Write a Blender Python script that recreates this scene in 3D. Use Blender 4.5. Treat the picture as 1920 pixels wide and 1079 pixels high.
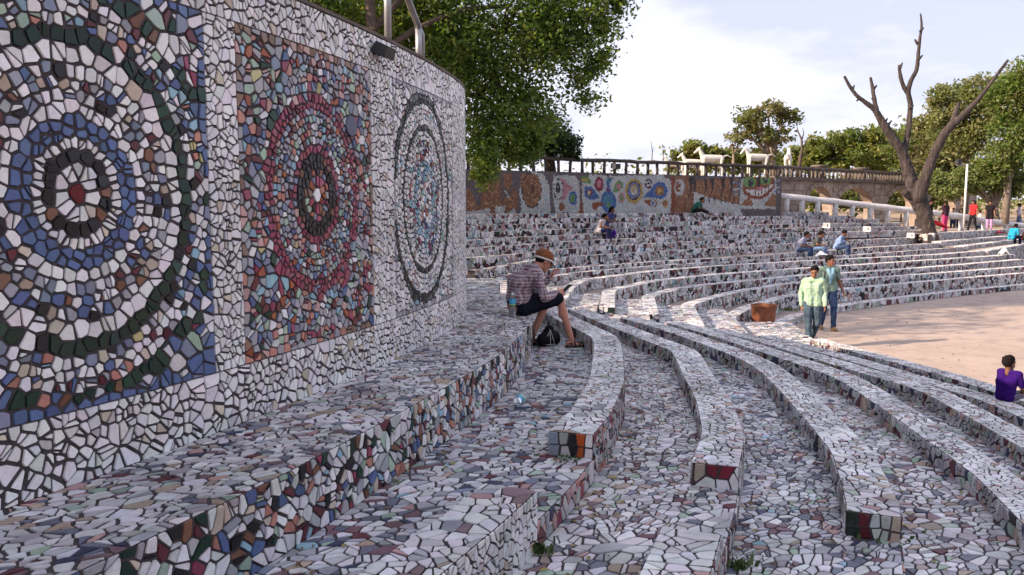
import bpy, bmesh, math, random
import numpy as np
from collections import defaultdict
from mathutils import Vector, Matrix, Quaternion

R = random.Random(7)
NR = np.random.RandomState(11)
SC = bpy.context.scene
COL = SC.collection
for o in list(bpy.data.objects):
    bpy.data.objects.remove(o, do_unlink=True)

# ------------------------------------------------------------------ camera, sky, sun, exposure
# metres; the camera's eye is the origin, the arena floor lies 2.75 m below it
FPX, PITCH = 1500.0, math.atan(151.5 / 1500.0)
cam_d = bpy.data.cameras.new('camera'); cam = bpy.data.objects.new('camera', cam_d); COL.objects.link(cam)
cam_d.sensor_width = 36.0; cam_d.lens = 36.0 * FPX / 1920.0
cam_d.clip_start = 0.05; cam_d.clip_end = 3000.0
cam.location = (0, 0, 0); cam.rotation_euler = (math.pi / 2 - PITCH, 0, 0)
SC.camera = cam

SUN_EL = math.radians(26)
SUN_TO = Vector((0.955, 0.296, 0)).normalized()          # where the shadows fall
w = bpy.data.worlds.new('World'); SC.world = w; w.use_nodes = True
nt = w.node_tree; nt.nodes.clear()
def wn(t): return nt.nodes.new(t)
sky = wn('ShaderNodeTexSky'); sky.sky_type = 'NISHITA'; sky.sun_disc = False
sky.sun_elevation = SUN_EL; sky.sun_rotation = math.atan2(-SUN_TO.x, -SUN_TO.y)
sky.air_density = 1.0; sky.dust_density = 2.0; sky.ozone_density = 1.5
tc = wn('ShaderNodeTexCoord')
mp_ = wn('ShaderNodeMapping'); mp_.inputs['Scale'].default_value = (1.0, 1.0, 2.6); mp_.inputs['Location'].default_value = (0.35, 0.1, 0.2)
ns = wn('ShaderNodeTexNoise'); ns.inputs['Scale'].default_value = 3.1; ns.inputs['Detail'].default_value = 9; ns.inputs['Roughness'].default_value = 0.58
cr = wn('ShaderNodeValToRGB'); cr.color_ramp.elements[0].position = 0.42; cr.color_ramp.elements[0].color = (0.0, 0.0, 0.0, 1)
cr.color_ramp.elements[1].position = 0.68; cr.color_ramp.elements[1].color = (0.94, 0.94, 0.94, 1)
mx = wn('ShaderNodeMix'); mx.data_type = 'RGBA'
CLOUD = (4.4, 4.35, 5.0, 1)
mx.inputs[7].default_value = CLOUD
pale = wn('ShaderNodeMix'); pale.data_type = 'RGBA'; pale.inputs[0].default_value = 0.86; pale.inputs[7].default_value = (2.65, 2.65, 3.3, 1)
bg = wn('ShaderNodeBackground'); bg.inputs[1].default_value = 0.10
wo = wn('ShaderNodeOutputWorld')
L_ = nt.links.new
L_(tc.outputs['Generated'], mp_.inputs['Vector']); L_(mp_.outputs[0], ns.inputs['Vector']); L_(ns.outputs['Fac'], cr.inputs[0])
L_(cr.outputs[0], mx.inputs[0]); L_(sky.outputs[0], pale.inputs[6]); L_(pale.outputs[2], mx.inputs[6]); L_(mx.outputs[2], bg.inputs[0]); L_(bg.outputs[0], wo.inputs[0])

sun_d = bpy.data.lights.new('sun', 'SUN'); sun_d.energy = 3.5; sun_d.angle = math.radians(0.5); sun_d.color = (1.0, 0.78, 0.58)
sun = bpy.data.objects.new('sun', sun_d); COL.objects.link(sun)
sun_dir = Vector((SUN_TO.x * math.cos(SUN_EL), SUN_TO.y * math.cos(SUN_EL), -math.sin(SUN_EL)))
sun.rotation_mode = 'QUATERNION'; sun.rotation_quaternion = sun_dir.to_track_quat('-Z', 'Y'); sun.location = (-30, -10, 25)

vs = SC.view_settings; vs.view_transform = 'Standard'; vs.look = 'None'; vs.gamma = 1.0; vs.use_curve_mapping = False
vs.exposure = 1.60
SC.cycles.max_bounces = 6; SC.cycles.diffuse_bounces = 3; SC.cycles.glossy_bounces = 2; SC.cycles.transmission_bounces = 4
SC.cycles.transparent_max_bounces = 6; SC.cycles.caustics_reflective = False; SC.cycles.caustics_refractive = False
SC.cycles.use_denoising = True

# ------------------------------------------------------------------ measuring helpers
def at(px, py, z):
    """point of the horizontal plane z seen at pixel (px, py) of the photograph"""
    x = (px - 960) / FPX; y = (539.5 - py) / FPX
    c, s = math.cos(PITCH), math.sin(PITCH)
    ry, rz = c + y * s, -s + y * c
    t = z / rz
    return (x * t, ry * t)
def atd(px, py, d):
    """point at depth d (metres along +Y) seen at pixel"""
    x = (px - 960) / FPX; y = (539.5 - py) / FPX
    c, s = math.cos(PITCH), math.sin(PITCH)
    ry, rz = c + y * s, -s + y * c
    t = d / ry
    return Vector((x * t, d, rz * t))
def proj(P):
    P = np.asarray(P); c, s = math.cos(PITCH), math.sin(PITCH)
    zc = P[..., 1] * c - P[..., 2] * s; yc = P[..., 1] * s + P[..., 2] * c
    zc = np.where(zc < 0.05, 0.05, zc)
    return 960 + FPX * P[..., 0] / zc, 539.5 - FPX * yc / zc, zc

# ------------------------------------------------------------------ materials
def new_mat(name):
    m = bpy.data.materials.new(name); m.use_nodes = True
    t = m.node_tree; b = t.nodes['Principled BSDF']
    return m, t, b
def noise(t, scale, detail=4, rough=0.55, coord='Object'):
    c = t.nodes.new('ShaderNodeTexCoord'); n = t.nodes.new('ShaderNodeTexNoise')
    n.inputs['Scale'].default_value = scale; n.inputs['Detail'].default_value = detail; n.inputs['Roughness'].default_value = rough
    t.links.new(c.outputs[coord], n.inputs['Vector'])
    return n
def ramp(t, src, stops):
    r = t.nodes.new('ShaderNodeValToRGB'); el = r.color_ramp.elements
    while len(el) < len(stops): el.new(0.5)
    for e, (p, c) in zip(el, stops):
        e.position = p; e.color = (c[0], c[1], c[2], 1) if hasattr(c, '__len__') else (c, c, c, 1)
    t.links.new(src, r.inputs[0]); return r
def mixc(t, a, b, fac, mode='MULTIPLY'):
    m = t.nodes.new('ShaderNodeMix'); m.data_type = 'RGBA'; m.blend_type = mode
    for i, v in ((6, a), (7, b)):
        if hasattr(v, 'links') or hasattr(v, 'is_linked'): t.links.new(v, m.inputs[i])
        else: m.inputs[i].default_value = (v[0], v[1], v[2], 1)
    if hasattr(fac, 'is_linked'): t.links.new(fac, m.inputs[0])
    else: m.inputs[0].default_value = fac
    return m.outputs[2]
def bump(t, b, src, strength, dist=0.01):
    n = t.nodes.new('ShaderNodeBump'); n.inputs['Strength'].default_value = strength; n.inputs['Distance'].default_value = dist
    t.links.new(src, n.inputs['Height']); t.links.new(n.outputs[0], b.inputs['Normal'])
def simple(name, col, rough=0.7, var=0.25, scale=12, bmp=0.15, metal=0.0, spec=0.4, dist=0.01):
    m, t, b = new_mat(name)
    n = noise(t, scale, 6)
    lo = tuple(c * (1 - var) for c in col); hi = tuple(min(1, c * (1 + var)) for c in col)
    r = ramp(t, n.outputs['Fac'], [(0.3, lo), (0.7, hi)])
    t.links.new(r.outputs[0], b.inputs['Base Color'])
    b.inputs['Roughness'].default_value = rough; b.inputs['Metallic'].default_value = metal; b.inputs['Specular IOR Level'].default_value = spec
    if bmp: bump(t, b, n.outputs['Fac'], bmp, dist)
    return m
def tile_mat(name, rough, dirt, dirtcol=(0.20, 0.17, 0.16)):
    m, t, b = new_mat(name)
    a = t.nodes.new('ShaderNodeAttribute'); a.attribute_name = 'tint'
    n = noise(t, 2.2, 7, 0.62); n2 = noise(t, 38.0, 3, 0.6)
    gp = t.nodes.new('ShaderNodeNewGeometry')
    for q_ in (n, n2): t.links.new(gp.outputs['Position'], q_.inputs['Vector'])
    r = ramp(t, n.outputs['Fac'], [(0.35, 1 - dirt), (0.65, 1.0)])
    c = mixc(t, a.outputs['Color'], r.outputs[0], 1.0)
    r2 = ramp(t, n2.outputs['Fac'], [(0.28, 0.80), (0.6, 1.0)])
    c = mixc(t, c, r2.outputs[0], 0.8)
    r3 = ramp(t, n2.outputs['Fac'], [(0.62, 0.0), (0.78, 0.55 * dirt)])
    c = mixc(t, c, dirtcol, r3.outputs[0], 'MIX')
    t.links.new(c, b.inputs['Base Color'])
    rr = ramp(t, n.outputs['Fac'], [(0.3, rough * 1.4), (0.7, rough * 0.8)])
    t.links.new(rr.outputs[0], b.inputs['Roughness'])
    b.inputs['Specular IOR Level'].default_value = 0.26
    return m
M = {}
M['wall_tile'] = tile_mat('glazed_shard', 0.22, 0.18)
M['floor_tile'] = tile_mat('worn_floor_shard', 0.42, 0.42)
M['mural_tile'] = tile_mat('mural_chip', 0.45, 0.2)
M['grout_dark'] = simple('dark_cement', (0.060, 0.053, 0.056), 0.95, 0.35, 25, 0.4, spec=0.1)
M['grout_floor'] = simple('grey_cement', (0.062, 0.052, 0.056), 0.95, 0.35, 20, 0.4, spec=0.1)
M['concrete'] = simple('rough_concrete', (0.30, 0.25, 0.22), 0.9, 0.25, 4, 0.4)
M['metal'] = simple('galvanised_pipe', (0.30, 0.31, 0.33), 0.45, 0.3, 8, 0.1, 0.7)
M['black'] = simple('black_plastic', (0.015, 0.015, 0.017), 0.45, 0.3, 20, 0.05)
M['white_paint'] = simple('chipped_white_paint', (0.58, 0.57, 0.57), 0.7, 0.22, 7, 0.3)
M['statue_white'] = simple('white_plaster', (0.58, 0.56, 0.52), 0.75, 0.12, 5, 0.3)
M['stone'] = simple('buff_stone', (0.29, 0.23, 0.19), 0.9, 0.35, 1.6, 0.7, dist=0.05)
M['stone_dark'] = simple('weathered_stone', (0.115, 0.093, 0.08), 0.9, 0.4, 3, 0.6, dist=0.04)
M['log'] = simple('weathered_log', (0.060, 0.048, 0.042), 0.85, 0.4, 6, 0.5)
M['bark'] = simple('brown_bark', (0.075, 0.055, 0.042), 0.9, 0.45, 9, 0.8, dist=0.03)
M['pale_bark'] = simple('pale_bark', (0.20, 0.16, 0.13), 0.9, 0.35, 5, 0.6, dist=0.03)
M['rust'] = simple('rusty_iron', (0.20, 0.070, 0.035), 0.8, 0.45, 9, 0.5)

def dead_wood():
    m, t, b = new_mat('dead_wood')
    c = t.nodes.new('ShaderNodeTexCoord'); mp = t.nodes.new('ShaderNodeMapping'); mp.inputs['Scale'].default_value = (6, 6, 0.9)
    n = t.nodes.new('ShaderNodeTexNoise'); n.inputs['Scale'].default_value = 1.6; n.inputs['Detail'].default_value = 8
    t.links.new(c.outputs['Object'], mp.inputs[0]); t.links.new(mp.outputs[0], n.inputs['Vector'])
    r = ramp(t, n.outputs['Fac'], [(0.3, (0.016, 0.012, 0.012)), (0.55, (0.042, 0.031, 0.030)), (0.78, (0.10, 0.078, 0.072))])
    sep = t.nodes.new('ShaderNodeSeparateXYZ'); t.links.new(c.outputs['Object'], sep.inputs[0])
    ad = t.nodes.new('ShaderNodeMath'); ad.operation = 'MULTIPLY_ADD'; ad.inputs[1].default_value = 1.6
    t.links.new(n.outputs['Fac'], ad.inputs[0]); t.links.new(sep.outputs['Z'], ad.inputs[2])
    rr = ramp(t, ad.outputs[0], [(0.55, 0.75), (0.95, 0.0)])      # termite-red bark left round the foot
    col = mixc(t, r.outputs[0], (0.11, 0.040, 0.022), rr.outputs[0], 'MIX')
    t.links.new(col, b.inputs['Base Color']); b.inputs['Roughness'].default_value = 0.9
    bump(t, b, n.outputs['Fac'], 0.9, 0.05)
    return m
M['dead_wood'] = dead_wood()

def leaf_mat():
    m, t, b = new_mat('leaf')
    a = t.nodes.new('ShaderNodeAttribute'); a.attribute_name = 'tint'
    t.links.new(a.outputs['Color'], b.inputs['Base Color']); b.inputs['Roughness'].default_value = 0.5
    b.inputs['Specular IOR Level'].default_value = 0.35
    tr = t.nodes.new('ShaderNodeBsdfTranslucent'); mul = mixc(t, a.outputs['Color'], (1.5, 1.45, 0.5), 1.0)
    t.links.new(mul, tr.inputs['Color'])
    ms = t.nodes.new('ShaderNodeMixShader'); ms.inputs[0].default_value = 0.42
    t.links.new(b.outputs[0], ms.inputs[1]); t.links.new(tr.outputs[0], ms.inputs[2])
    t.links.new(ms.outputs[0], t.nodes['Material Output'].inputs['Surface'])
    return m
M['leaf'] = leaf_mat()

def floor_mat():
    m, t, b = new_mat('arena_concrete')
    n = noise(t, 0.35, 7, 0.6); n2 = noise(t, 9, 5, 0.6); n3 = noise(t, 1.7, 5, 0.6)
    r = ramp(t, n.outputs['Fac'], [(0.3, (0.365, 0.285, 0.24)), (0.7, (0.44, 0.35, 0.295))])
    r2 = ramp(t, n2.outputs['Fac'], [(0.3, 0.86), (0.7, 1.0)])
    r3 = ramp(t, n3.outputs['Fac'], [(0.34, 0.74), (0.46, 0.93), (0.62, 1.0)])
    c = mixc(t, r.outputs[0], r2.outputs[0], 1.0); c = mixc(t, c, r3.outputs[0], 1.0)
    t.links.new(c, b.inputs['Base Color']); b.inputs['Roughness'].default_value = 0.85
    bump(t, b, n2.outputs['Fac'], 0.25, 0.01)
    return m
M['arena'] = floor_mat()
M['earth'] = simple('dry_earth', (0.30, 0.22, 0.15), 0.95, 0.35, 0.6, 0.3)

# ------------------------------------------------------------------ object helpers
def link(o):
    COL.objects.link(o); return o
def tag(o, label=None, cat=None, group=None, kind=None):
    for k, v in (('label', label), ('category', cat), ('group', group), ('kind', kind)):
        if v: o[k] = v
    return o
def empty(name, loc, label=None, cat=None, group=None, kind=None, rz=0):
    o = link(bpy.data.objects.new(name, None)); o.location = loc; o.rotation_euler = (0, 0, rz); o.empty_display_size = 0.2
    return tag(o, label, cat, group, kind)
def mesh_obj(name, verts, faces, mat, parent=None, smooth=False, world=True, tint=None):
    """one mesh object; verts in world metres when world=True, else in the parent's frame"""
    me = bpy.data.meshes.new(name)
    v = np.asarray(verts, dtype=float)
    if parent is not None and world: v = v - np.array(parent.location)
    me.from_pydata(v.tolist() if len(v) else [], [], faces)
    if mat: me.materials.append(mat)
    if tint is not None:
        at_ = me.attributes.new('tint', 'FLOAT_COLOR', 'FACE'); at_.data.foreach_set('color', np.asarray(tint, dtype=np.float32).ravel())
    if smooth: me.polygons.foreach_set('use_smooth', [True] * len(me.polygons))
    me.update()
    o = link(bpy.data.objects.new(name, me))
    if parent is not None: o.parent = parent
    return o
class MB:
    """collects simple solids for one mesh"""
    def __init__(s): s.v = []; s.f = []
    def add(s, vs_, fs):
        k = len(s.v); s.v += [tuple(p) for p in vs_]; s.f += [tuple(i + k for i in f) for f in fs]
    def box(s, c, size, rz=0, taper=1.0, rot=None):
        hx, hy, hz = size[0] / 2, size[1] / 2, size[2] / 2
        q = rot if rot is not None else Matrix.Rotation(rz, 3, 'Z')
        vs_ = []
        for dz, k in ((-hz, 1.0), (hz, taper)):
            for dx, dy in ((-hx, -hy), (hx, -hy), (hx, hy), (-hx, hy)):
                vs_.append(Vector(c) + q @ Vector((dx * k, dy * k, dz)))
        s.add(vs_, [(3, 2, 1, 0), (4, 5, 6, 7), (0, 1, 5, 4), (1, 2, 6, 5), (2, 3, 7, 6), (3, 0, 4, 7)])
    def tube(s, pts, rad, n=8, cap=True, jit=0.0, rng=None):
        pts = [Vector(p) for p in pts]
        if not hasattr(rad, '__len__'): rad = [rad] * len(pts)
        rings = []; up = Vector((0.31, 0.22, 0.93))
        x = None
        for i, p in enumerate(pts):
            d = (pts[min(i + 1, len(pts) - 1)] - pts[max(i - 1, 0)])
            d = d.normalized() if d.length > 1e-9 else Vector((0, 0, 1))
            if x is None:
                x = d.cross(up)
                if x.length < 1e-3: x = d.cross(Vector((1, 0, 0)))
            x = (x - d * x.dot(d)).normalized(); y = d.cross(x)
            rr = []
            for k in range(n):
                a = 2 * math.pi * k / n
                q = rad[i] * (1 + (rng.uniform(-jit, jit) if jit else 0))
                rr.append(p + x * (math.cos(a) * q) + y * (math.sin(a) * q))
            rings.append(rr)
        vs_ = [p for r_ in rings for p in r_]; fs = []
        for i in range(len(rings) - 1):
            for k in range(n):
                a, b = i * n + k, i * n + (k + 1) % n
                fs.append((a, b, b + n, a + n))
        if cap:
            fs.append(tuple(range(n - 1, -1, -1))); m_ = (len(rings) - 1) * n
            fs.append(tuple(m_ + k for k in range(n)))
        s.add(vs_, fs)
    def ball(s, c, r, n=10, m_=7, rot=None):
        if not hasattr(r, '__len__'): r = (r, r, r)
        vs_ = []; fs = []
        q = rot if rot is not None else Matrix.Identity(3)
        c = Vector(c)
        vs_.append(c + q @ Vector((0, 0, -r[2])))
        for i in range(1, m_):
            th = -math.pi / 2 + math.pi * i / m_
            for k in range(n):
                a = 2 * math.pi * k / n
                vs_.append(c + q @ Vector((r[0] * math.cos(th) * math.cos(a), r[1] * math.cos(th) * math.sin(a), r[2] * math.sin(th))))
        vs_.append(c + q @ Vector((0, 0, r[2])))
        top = len(vs_) - 1
        for k in range(n):
            fs.append((0, 1 + (k + 1) % n, 1 + k))
            fs.append((top, 1 + (m_ - 2) * n + k, 1 + (m_ - 2) * n + (k + 1) % n))
        for i in range(m_ - 2):
            for k in range(n):
                a, b = 1 + i * n + k, 1 + i * n + (k + 1) % n
                fs.append((a, b, b + n, a + n))
        s.add(vs_, fs)
    def lathe(s, c, prof, n=20):
        k0 = len(s.v); c = Vector(c)
        for r_, z in prof:
            for k in range(n):
                a = 2 * math.pi * k / n; s.v.append((c.x + r_ * math.cos(a), c.y + r_ * math.sin(a), c.z + z))
        for i in range(len(prof) - 1):
            for k in range(n):
                a, b = k0 + i * n + k, k0 + i * n + (k + 1) % n
                s.f.append((a, b, b + n, a + n))
    def capsule(s, a, b, ra, rb, n=10):
        a, b = Vector(a), Vector(b); d = b - a
        if d.length < 1e-6: s.ball(a, max(ra, rb), n, 6); return
        d.normalize(); pts = []; rad = []
        for k in range(4):
            t = math.pi / 2 * (k + 0.35) / 4; pts.append(a - d * ra * math.cos(t)); rad.append(ra * math.sin(t))
        pts.append(a); rad.append(ra); pts.append(b); rad.append(rb)
        for k in range(3, -1, -1):
            t = math.pi / 2 * (k + 0.35) / 4; pts.append(b + d * rb * math.cos(t)); rad.append(rb * math.sin(t))
        s.tube(pts, rad, n)
    def build(s, name, mat, parent=None, smooth=False, world=True, tint=None):
        return mesh_obj(name, s.v, s.f, mat, parent, smooth, world, tint)

# ------------------------------------------------------------------ mosaic: broken tiles laid one by one
def jitter_seeds(L, W, size, rng, asp=1.0):
    dx, dy = size * asp, size / asp
    ny = max(1, int(round(W / dy))); nx = max(1, int(round(L / dx))); dy = W / ny; dx = L / nx
    pts = []; fld = {}                     # patches laid with larger or smaller shards
    for j in range(ny):
        for i in range(nx):
            r_ = rng.random()
            if r_ < fld.setdefault((int(i * dx / .38), int(j * dy / .30)), rng.choice((.06, .14, .22, .40))) and nx > 3: continue
            x = (i + 0.5 + (0.25 if j % 2 else -0.25) + rng.uniform(-.42, .42)) * dx
            y = (j + 0.5 + rng.uniform(-.40, .40)) * dy
            pts.append((min(max(x, 0.03 * dx), L - 0.03 * dx), min(max(y, 0.12 * dy), W - 0.12 * dy)))
            if r_ > 0.82: pts.append((min(max(x + rng.uniform(-.5, .5) * dx, 0.01), L - .01), min(max(y + rng.uniform(-.5, .5) * dy, .005), W - .005)))
    return pts
def clip_poly(P, nx, ny, c):
    out = []; n = len(P)
    px, py = P[-1]; pd = nx * px + ny * py - c
    ch = False
    for (x, y) in P:
        d = nx * x + ny * y - c
        if d <= 0:
            if pd > 0:
                t = pd / (pd - d); out.append((px + (x - px) * t, py + (y - py) * t)); ch = True
            out.append((x, y))
        else:
            ch = True
            if pd <= 0:
                t = pd / (pd - d); out.append((px + (x - px) * t, py + (y - py) * t))
        px, py, pd = x, y, d
    return out, ch
def shard_cells(seeds, L, W, gap, size, rng, cut=True, keep=None, split=0.34):
    """Voronoi-like shards with joints of width gap; returns [(polygon, seed)]"""
    g = size * 1.25; grid = defaultdict(list)
    for k, (x, y) in enumerate(seeds): grid[(int(x // g), int(y // g))].append(k)
    res = []; Rm = size * 2.3
    for k, (x, y) in enumerate(seeds):
        if keep is not None and not keep(x, y): continue
        ci, cj = int(x // g), int(y // g); cand = []
        for a in range(ci - 2, ci + 3):
            for b in range(cj - 2, cj + 3):
                for q in grid.get((a, b), ()):
                    if q != k:
                        sx, sy = seeds[q]; d2 = (sx - x) ** 2 + (sy - y) ** 2
                        if d2 > 1e-8: cand.append((d2, sx, sy))
        cand.sort()
        hg = gap * rng.uniform(0.30, 0.62)
        e = gap * 0.25
        P = [(max(e, x - Rm), max(e, y - Rm)), (min(L - e, x + Rm), max(e, y - Rm)), (min(L - e, x + Rm), min(W - e, y + Rm)), (max(e, x - Rm), min(W - e, y + Rm))]
        mr = max((p[0] - x) ** 2 + (p[1] - y) ** 2 for p in P)
        for d2, sx, sy in cand:
            if d2 * 0.25 > mr: break
            d = math.sqrt(d2); nx, ny = (sx - x) / d, (sy - y) / d
            P, ch = clip_poly(P, nx, ny, nx * (x + sx) / 2 + ny * (y + sy) / 2 - hg * rng.uniform(0.45, 1.6))
            if len(P) < 3: break
            if ch: mr = max((p[0] - x) ** 2 + (p[1] - y) ** 2 for p in P)
        if len(P) < 3: continue
        # drop tiny edges
        Q = []
        for p in P:
            if not Q or abs(p[0] - Q[-1][0]) + abs(p[1] - Q[-1][1]) > size * 0.05: Q.append(p)
        if len(Q) > 2 and abs(Q[0][0] - Q[-1][0]) + abs(Q[0][1] - Q[-1][1]) < size * 0.05: Q.pop()
        if len(Q) < 3: continue
        parts = [Q]
        if split and len(Q) > 3 and rng.random() < split:          # a shard cracked in two
            an = rng.uniform(0, 3.14); ux, uy = math.cos(an), math.sin(an); c0 = ux * (x + rng.uniform(-.15, .15) * size) + uy * (y + rng.uniform(-.15, .15) * size)
            A_, B_ = clip_poly(Q, ux, uy, c0 - gap * .35)[0], clip_poly(Q, -ux, -uy, -c0 - gap * .35)[0]
            if len(A_) > 2 and len(B_) > 2: parts = [A_, B_]
        for Q in parts:
          if cut and rng.random() > .25:
            C = []; n = len(Q)
            for i in range(n):
                p, a, b = Q[i], Q[i - 1], Q[(i + 1) % n]; f = rng.uniform(0.03, 0.20)
                C.append((p[0] + (a[0] - p[0]) * f, p[1] + (a[1] - p[1]) * f)); f = rng.uniform(0.03, 0.20)
                C.append((p[0] + (b[0] - p[0]) * f, p[1] + (b[1] - p[1]) * f))
            Q = C
          res.append((Q, (x, y)))
    return res
class Mosaic:
    """tiles of one thing: the 300 that show largest become objects of their own, the rest one joined part"""
    def __init__(s): s.t = []          # (base (n,3), top (n,3), colour)
    def lay(s, L, W, size, mapf, colf, rng, gap=0.010, thick=0.007, asp=1.0, cut=True, seeds=None, keep=None, tilt=0.04, split=0.34):
        sd = seeds if seeds is not None else jitter_seeds(L, W, size, rng, asp)
        cl = shard_cells(sd, L, W, gap, size, rng, cut, keep, split)
        if not cl: return
        S, T, H = [], [], []; cnt = []
        for Q, (cx, cy) in cl:
            mx_ = sum(p[0] for p in Q) / len(Q); my_ = sum(p[1] for p in Q) / len(Q)
            tx, ty = rng.gauss(0, tilt), rng.gauss(0, tilt); th = thick * rng.uniform(0.7, 1.35)
            for p in Q: S.append(p[0]); T.append(p[1]); H.append(0.0)
            for p in Q:
                qx, qy = mx_ + (p[0] - mx_) * 0.95, my_ + (p[1] - my_) * 0.95
                S.append(qx); T.append(qy); H.append(max(0.002, th + tx * (qx - mx_) + ty * (qy - my_)))
            cnt.append(len(Q))
        X = mapf(np.array(S), np.array(T), np.array(H))
        k = 0
        for (Q, sd_), n in zip(cl, cnt):
            s.t.append((X[k:k + n], X[k + n:k + 2 * n], colf(sd_[0], sd_[1], rng))); k += 2 * n
    def build(s, parent, mat, cap=300, minpx=45.0, name='tile'):
        if not s.t: return
        area = np.zeros(len(s.t))
        for i, (b, t, c) in enumerate(s.t):
            if t[:, 1].min() < 0.3: continue
            x, y, z = proj(t)
            if x.max() < 0 or x.min() > 1920 or y.max() < 0 or y.min() > 1079: continue
            n = np.cross(t[1] - t[0], t[len(t) // 2] - t[0])
            if np.dot(n, t[0]) > 0 and np.dot(np.cross(t[1] - t[0], t[len(t) * 2 // 3] - t[0]), t[0]) > 0: pass
            area[i] = 0.5 * abs(np.dot(x, np.roll(y, -1)) - np.dot(y, np.roll(x, -1)))
        order = np.argsort(-area); pick = set(int(i) for i in order[:cap] if area[i] > minpx)
        V, F, C = [], [], []; k = 0
        pl = np.array(parent.location)
        flip = s.flip_needed()
        for i, (b, t, c) in enumerate(s.t):
            n = len(b); ring = list(range(n))
            f = [tuple(n + q for q in ring)] + [(q, (q + 1) % n, n + (q + 1) % n, n + q) for q in ring]
            if flip[i]: f = [tuple(reversed(g)) for g in f]
            col = (c[0], c[1], c[2], 1.0)
            if i in pick:
                ctr = t.mean(0); me = bpy.data.meshes.new(name)
                me.from_pydata((np.vstack((b, t)) - ctr).tolist(), [], f); me.materials.append(mat)
                a_ = me.attributes.new('tint', 'FLOAT_COLOR', 'FACE'); a_.data.foreach_set('color', np.array([col] * len(f), dtype=np.float32).ravel())
                o = bpy.data.objects.new(name, me); COL.objects.link(o); o.parent = parent; o.location = ctr - pl
            else:
                V.append(b); V.append(t); F += [tuple(q + k for q in g) for g in f]; C += [col] * len(f); k += 2 * n
        if V:
            o = mesh_obj(name, np.vstack(V), F, mat, parent, tint=C); o['kind'] = 'stuff'
    def flip_needed(s):
        out = []
        for b, t, c in s.t:
            up = t.mean(0) - b.mean(0); n = len(t)
            nn = np.zeros(3); c0 = t.mean(0)
            for i in range(n): nn += np.cross(t[i] - c0, t[(i + 1) % n] - c0)
            out.append(np.dot(nn, up) < 0)
        return out

def pick(rng, pal):
    r_ = rng.random() * sum(p[0] for p in pal)
    for wgt, c in pal:
        r_ -= wgt
        if r_ <= 0: break
    k = rng.uniform(0.80, 1.12)
    return tuple(min(0.86, max(0.004, v * k * rng.uniform(0.95, 1.05))) for v in c)
WHITE = (0.80, 0.79, 0.80); CREAM = (0.62, 0.54, 0.44); GREYT = (0.36, 0.36, 0.40); MAROON = (0.13, 0.035, 0.045); BLACKT = (0.018, 0.018, 0.022)
NAVY = (0.05, 0.06, 0.12); BLUE = (0.10, 0.15, 0.30); SLATE = (0.22, 0.25, 0.34); SKYB = (0.28, 0.46, 0.56); SAGE = (0.36, 0.48, 0.38); DGREEN = (0.018, 0.05, 0.035)
SALMON = (0.48, 0.22, 0.17); PINK = (0.52, 0.33, 0.31); ROSE = (0.30, 0.06, 0.11); BROWN = (0.20, 0.10, 0.065); BEIGE = (0.45, 0.36, 0.29); YELLOW = (0.55, 0.50, 0.25); RUSTC = (0.34, 0.10, 0.05)
P_WHITE = [(90, WHITE), (7, (0.60, 0.58, 0.58)), (4, CREAM)]
P_FLOOR = [(54, (0.69, 0.69, 0.72)), (15, (0.46, 0.46, 0.51)), (10, GREYT), (4, BEIGE), (3, PINK), (6, (0.20, 0.11, 0.13)), (8, (0.15, 0.16, 0.22)), (3, NAVY), (4, SAGE), (3, MAROON), (3, SLATE), (1.5, SKYB)]
P_FLOOR2 = [(58, (0.72, 0.71, 0.73)), (14, (0.50, 0.48, 0.50)), (8, GREYT), (6, BEIGE), (3, PINK), (5, (0.22, 0.14, 0.16)), (7, (0.17, 0.18, 0.24)), (2, NAVY), (3, SAGE), (2, MAROON)]
P_TOP = [(76, (0.79, 0.78, 0.79)), (9, (0.54, 0.53, 0.56)), (4, BEIGE), (2, PINK), (4, GREYT), (3, (0.26, 0.17, 0.19)), (1, SAGE)]  # tops kept whiter than the floors: sky sheen put into the colour
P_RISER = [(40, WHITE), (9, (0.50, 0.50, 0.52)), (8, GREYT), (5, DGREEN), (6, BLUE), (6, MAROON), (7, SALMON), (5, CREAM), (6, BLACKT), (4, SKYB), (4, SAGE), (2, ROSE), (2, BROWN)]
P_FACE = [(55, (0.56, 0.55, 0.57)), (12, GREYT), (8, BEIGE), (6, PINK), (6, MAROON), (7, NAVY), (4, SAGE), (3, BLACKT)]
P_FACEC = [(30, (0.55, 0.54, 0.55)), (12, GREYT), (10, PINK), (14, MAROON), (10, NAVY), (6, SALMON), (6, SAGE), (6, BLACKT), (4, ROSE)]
P_FAR = [(58, (0.74, 0.73, 0.75)), (8, (0.40, 0.40, 0.43)), (9, MAROON), (11, BLACKT), (6, PINK), (4, BEIGE), (3, SKYB), (3, SAGE), (3, (0.26, 0.12, 0.13))]
P_FARR = [(66, (0.64, 0.63, 0.64)), (18, (0.42, 0.41, 0.43)), (6, BEIGE), (5, PINK), (4, NAVY), (3, MAROON)]

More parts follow.
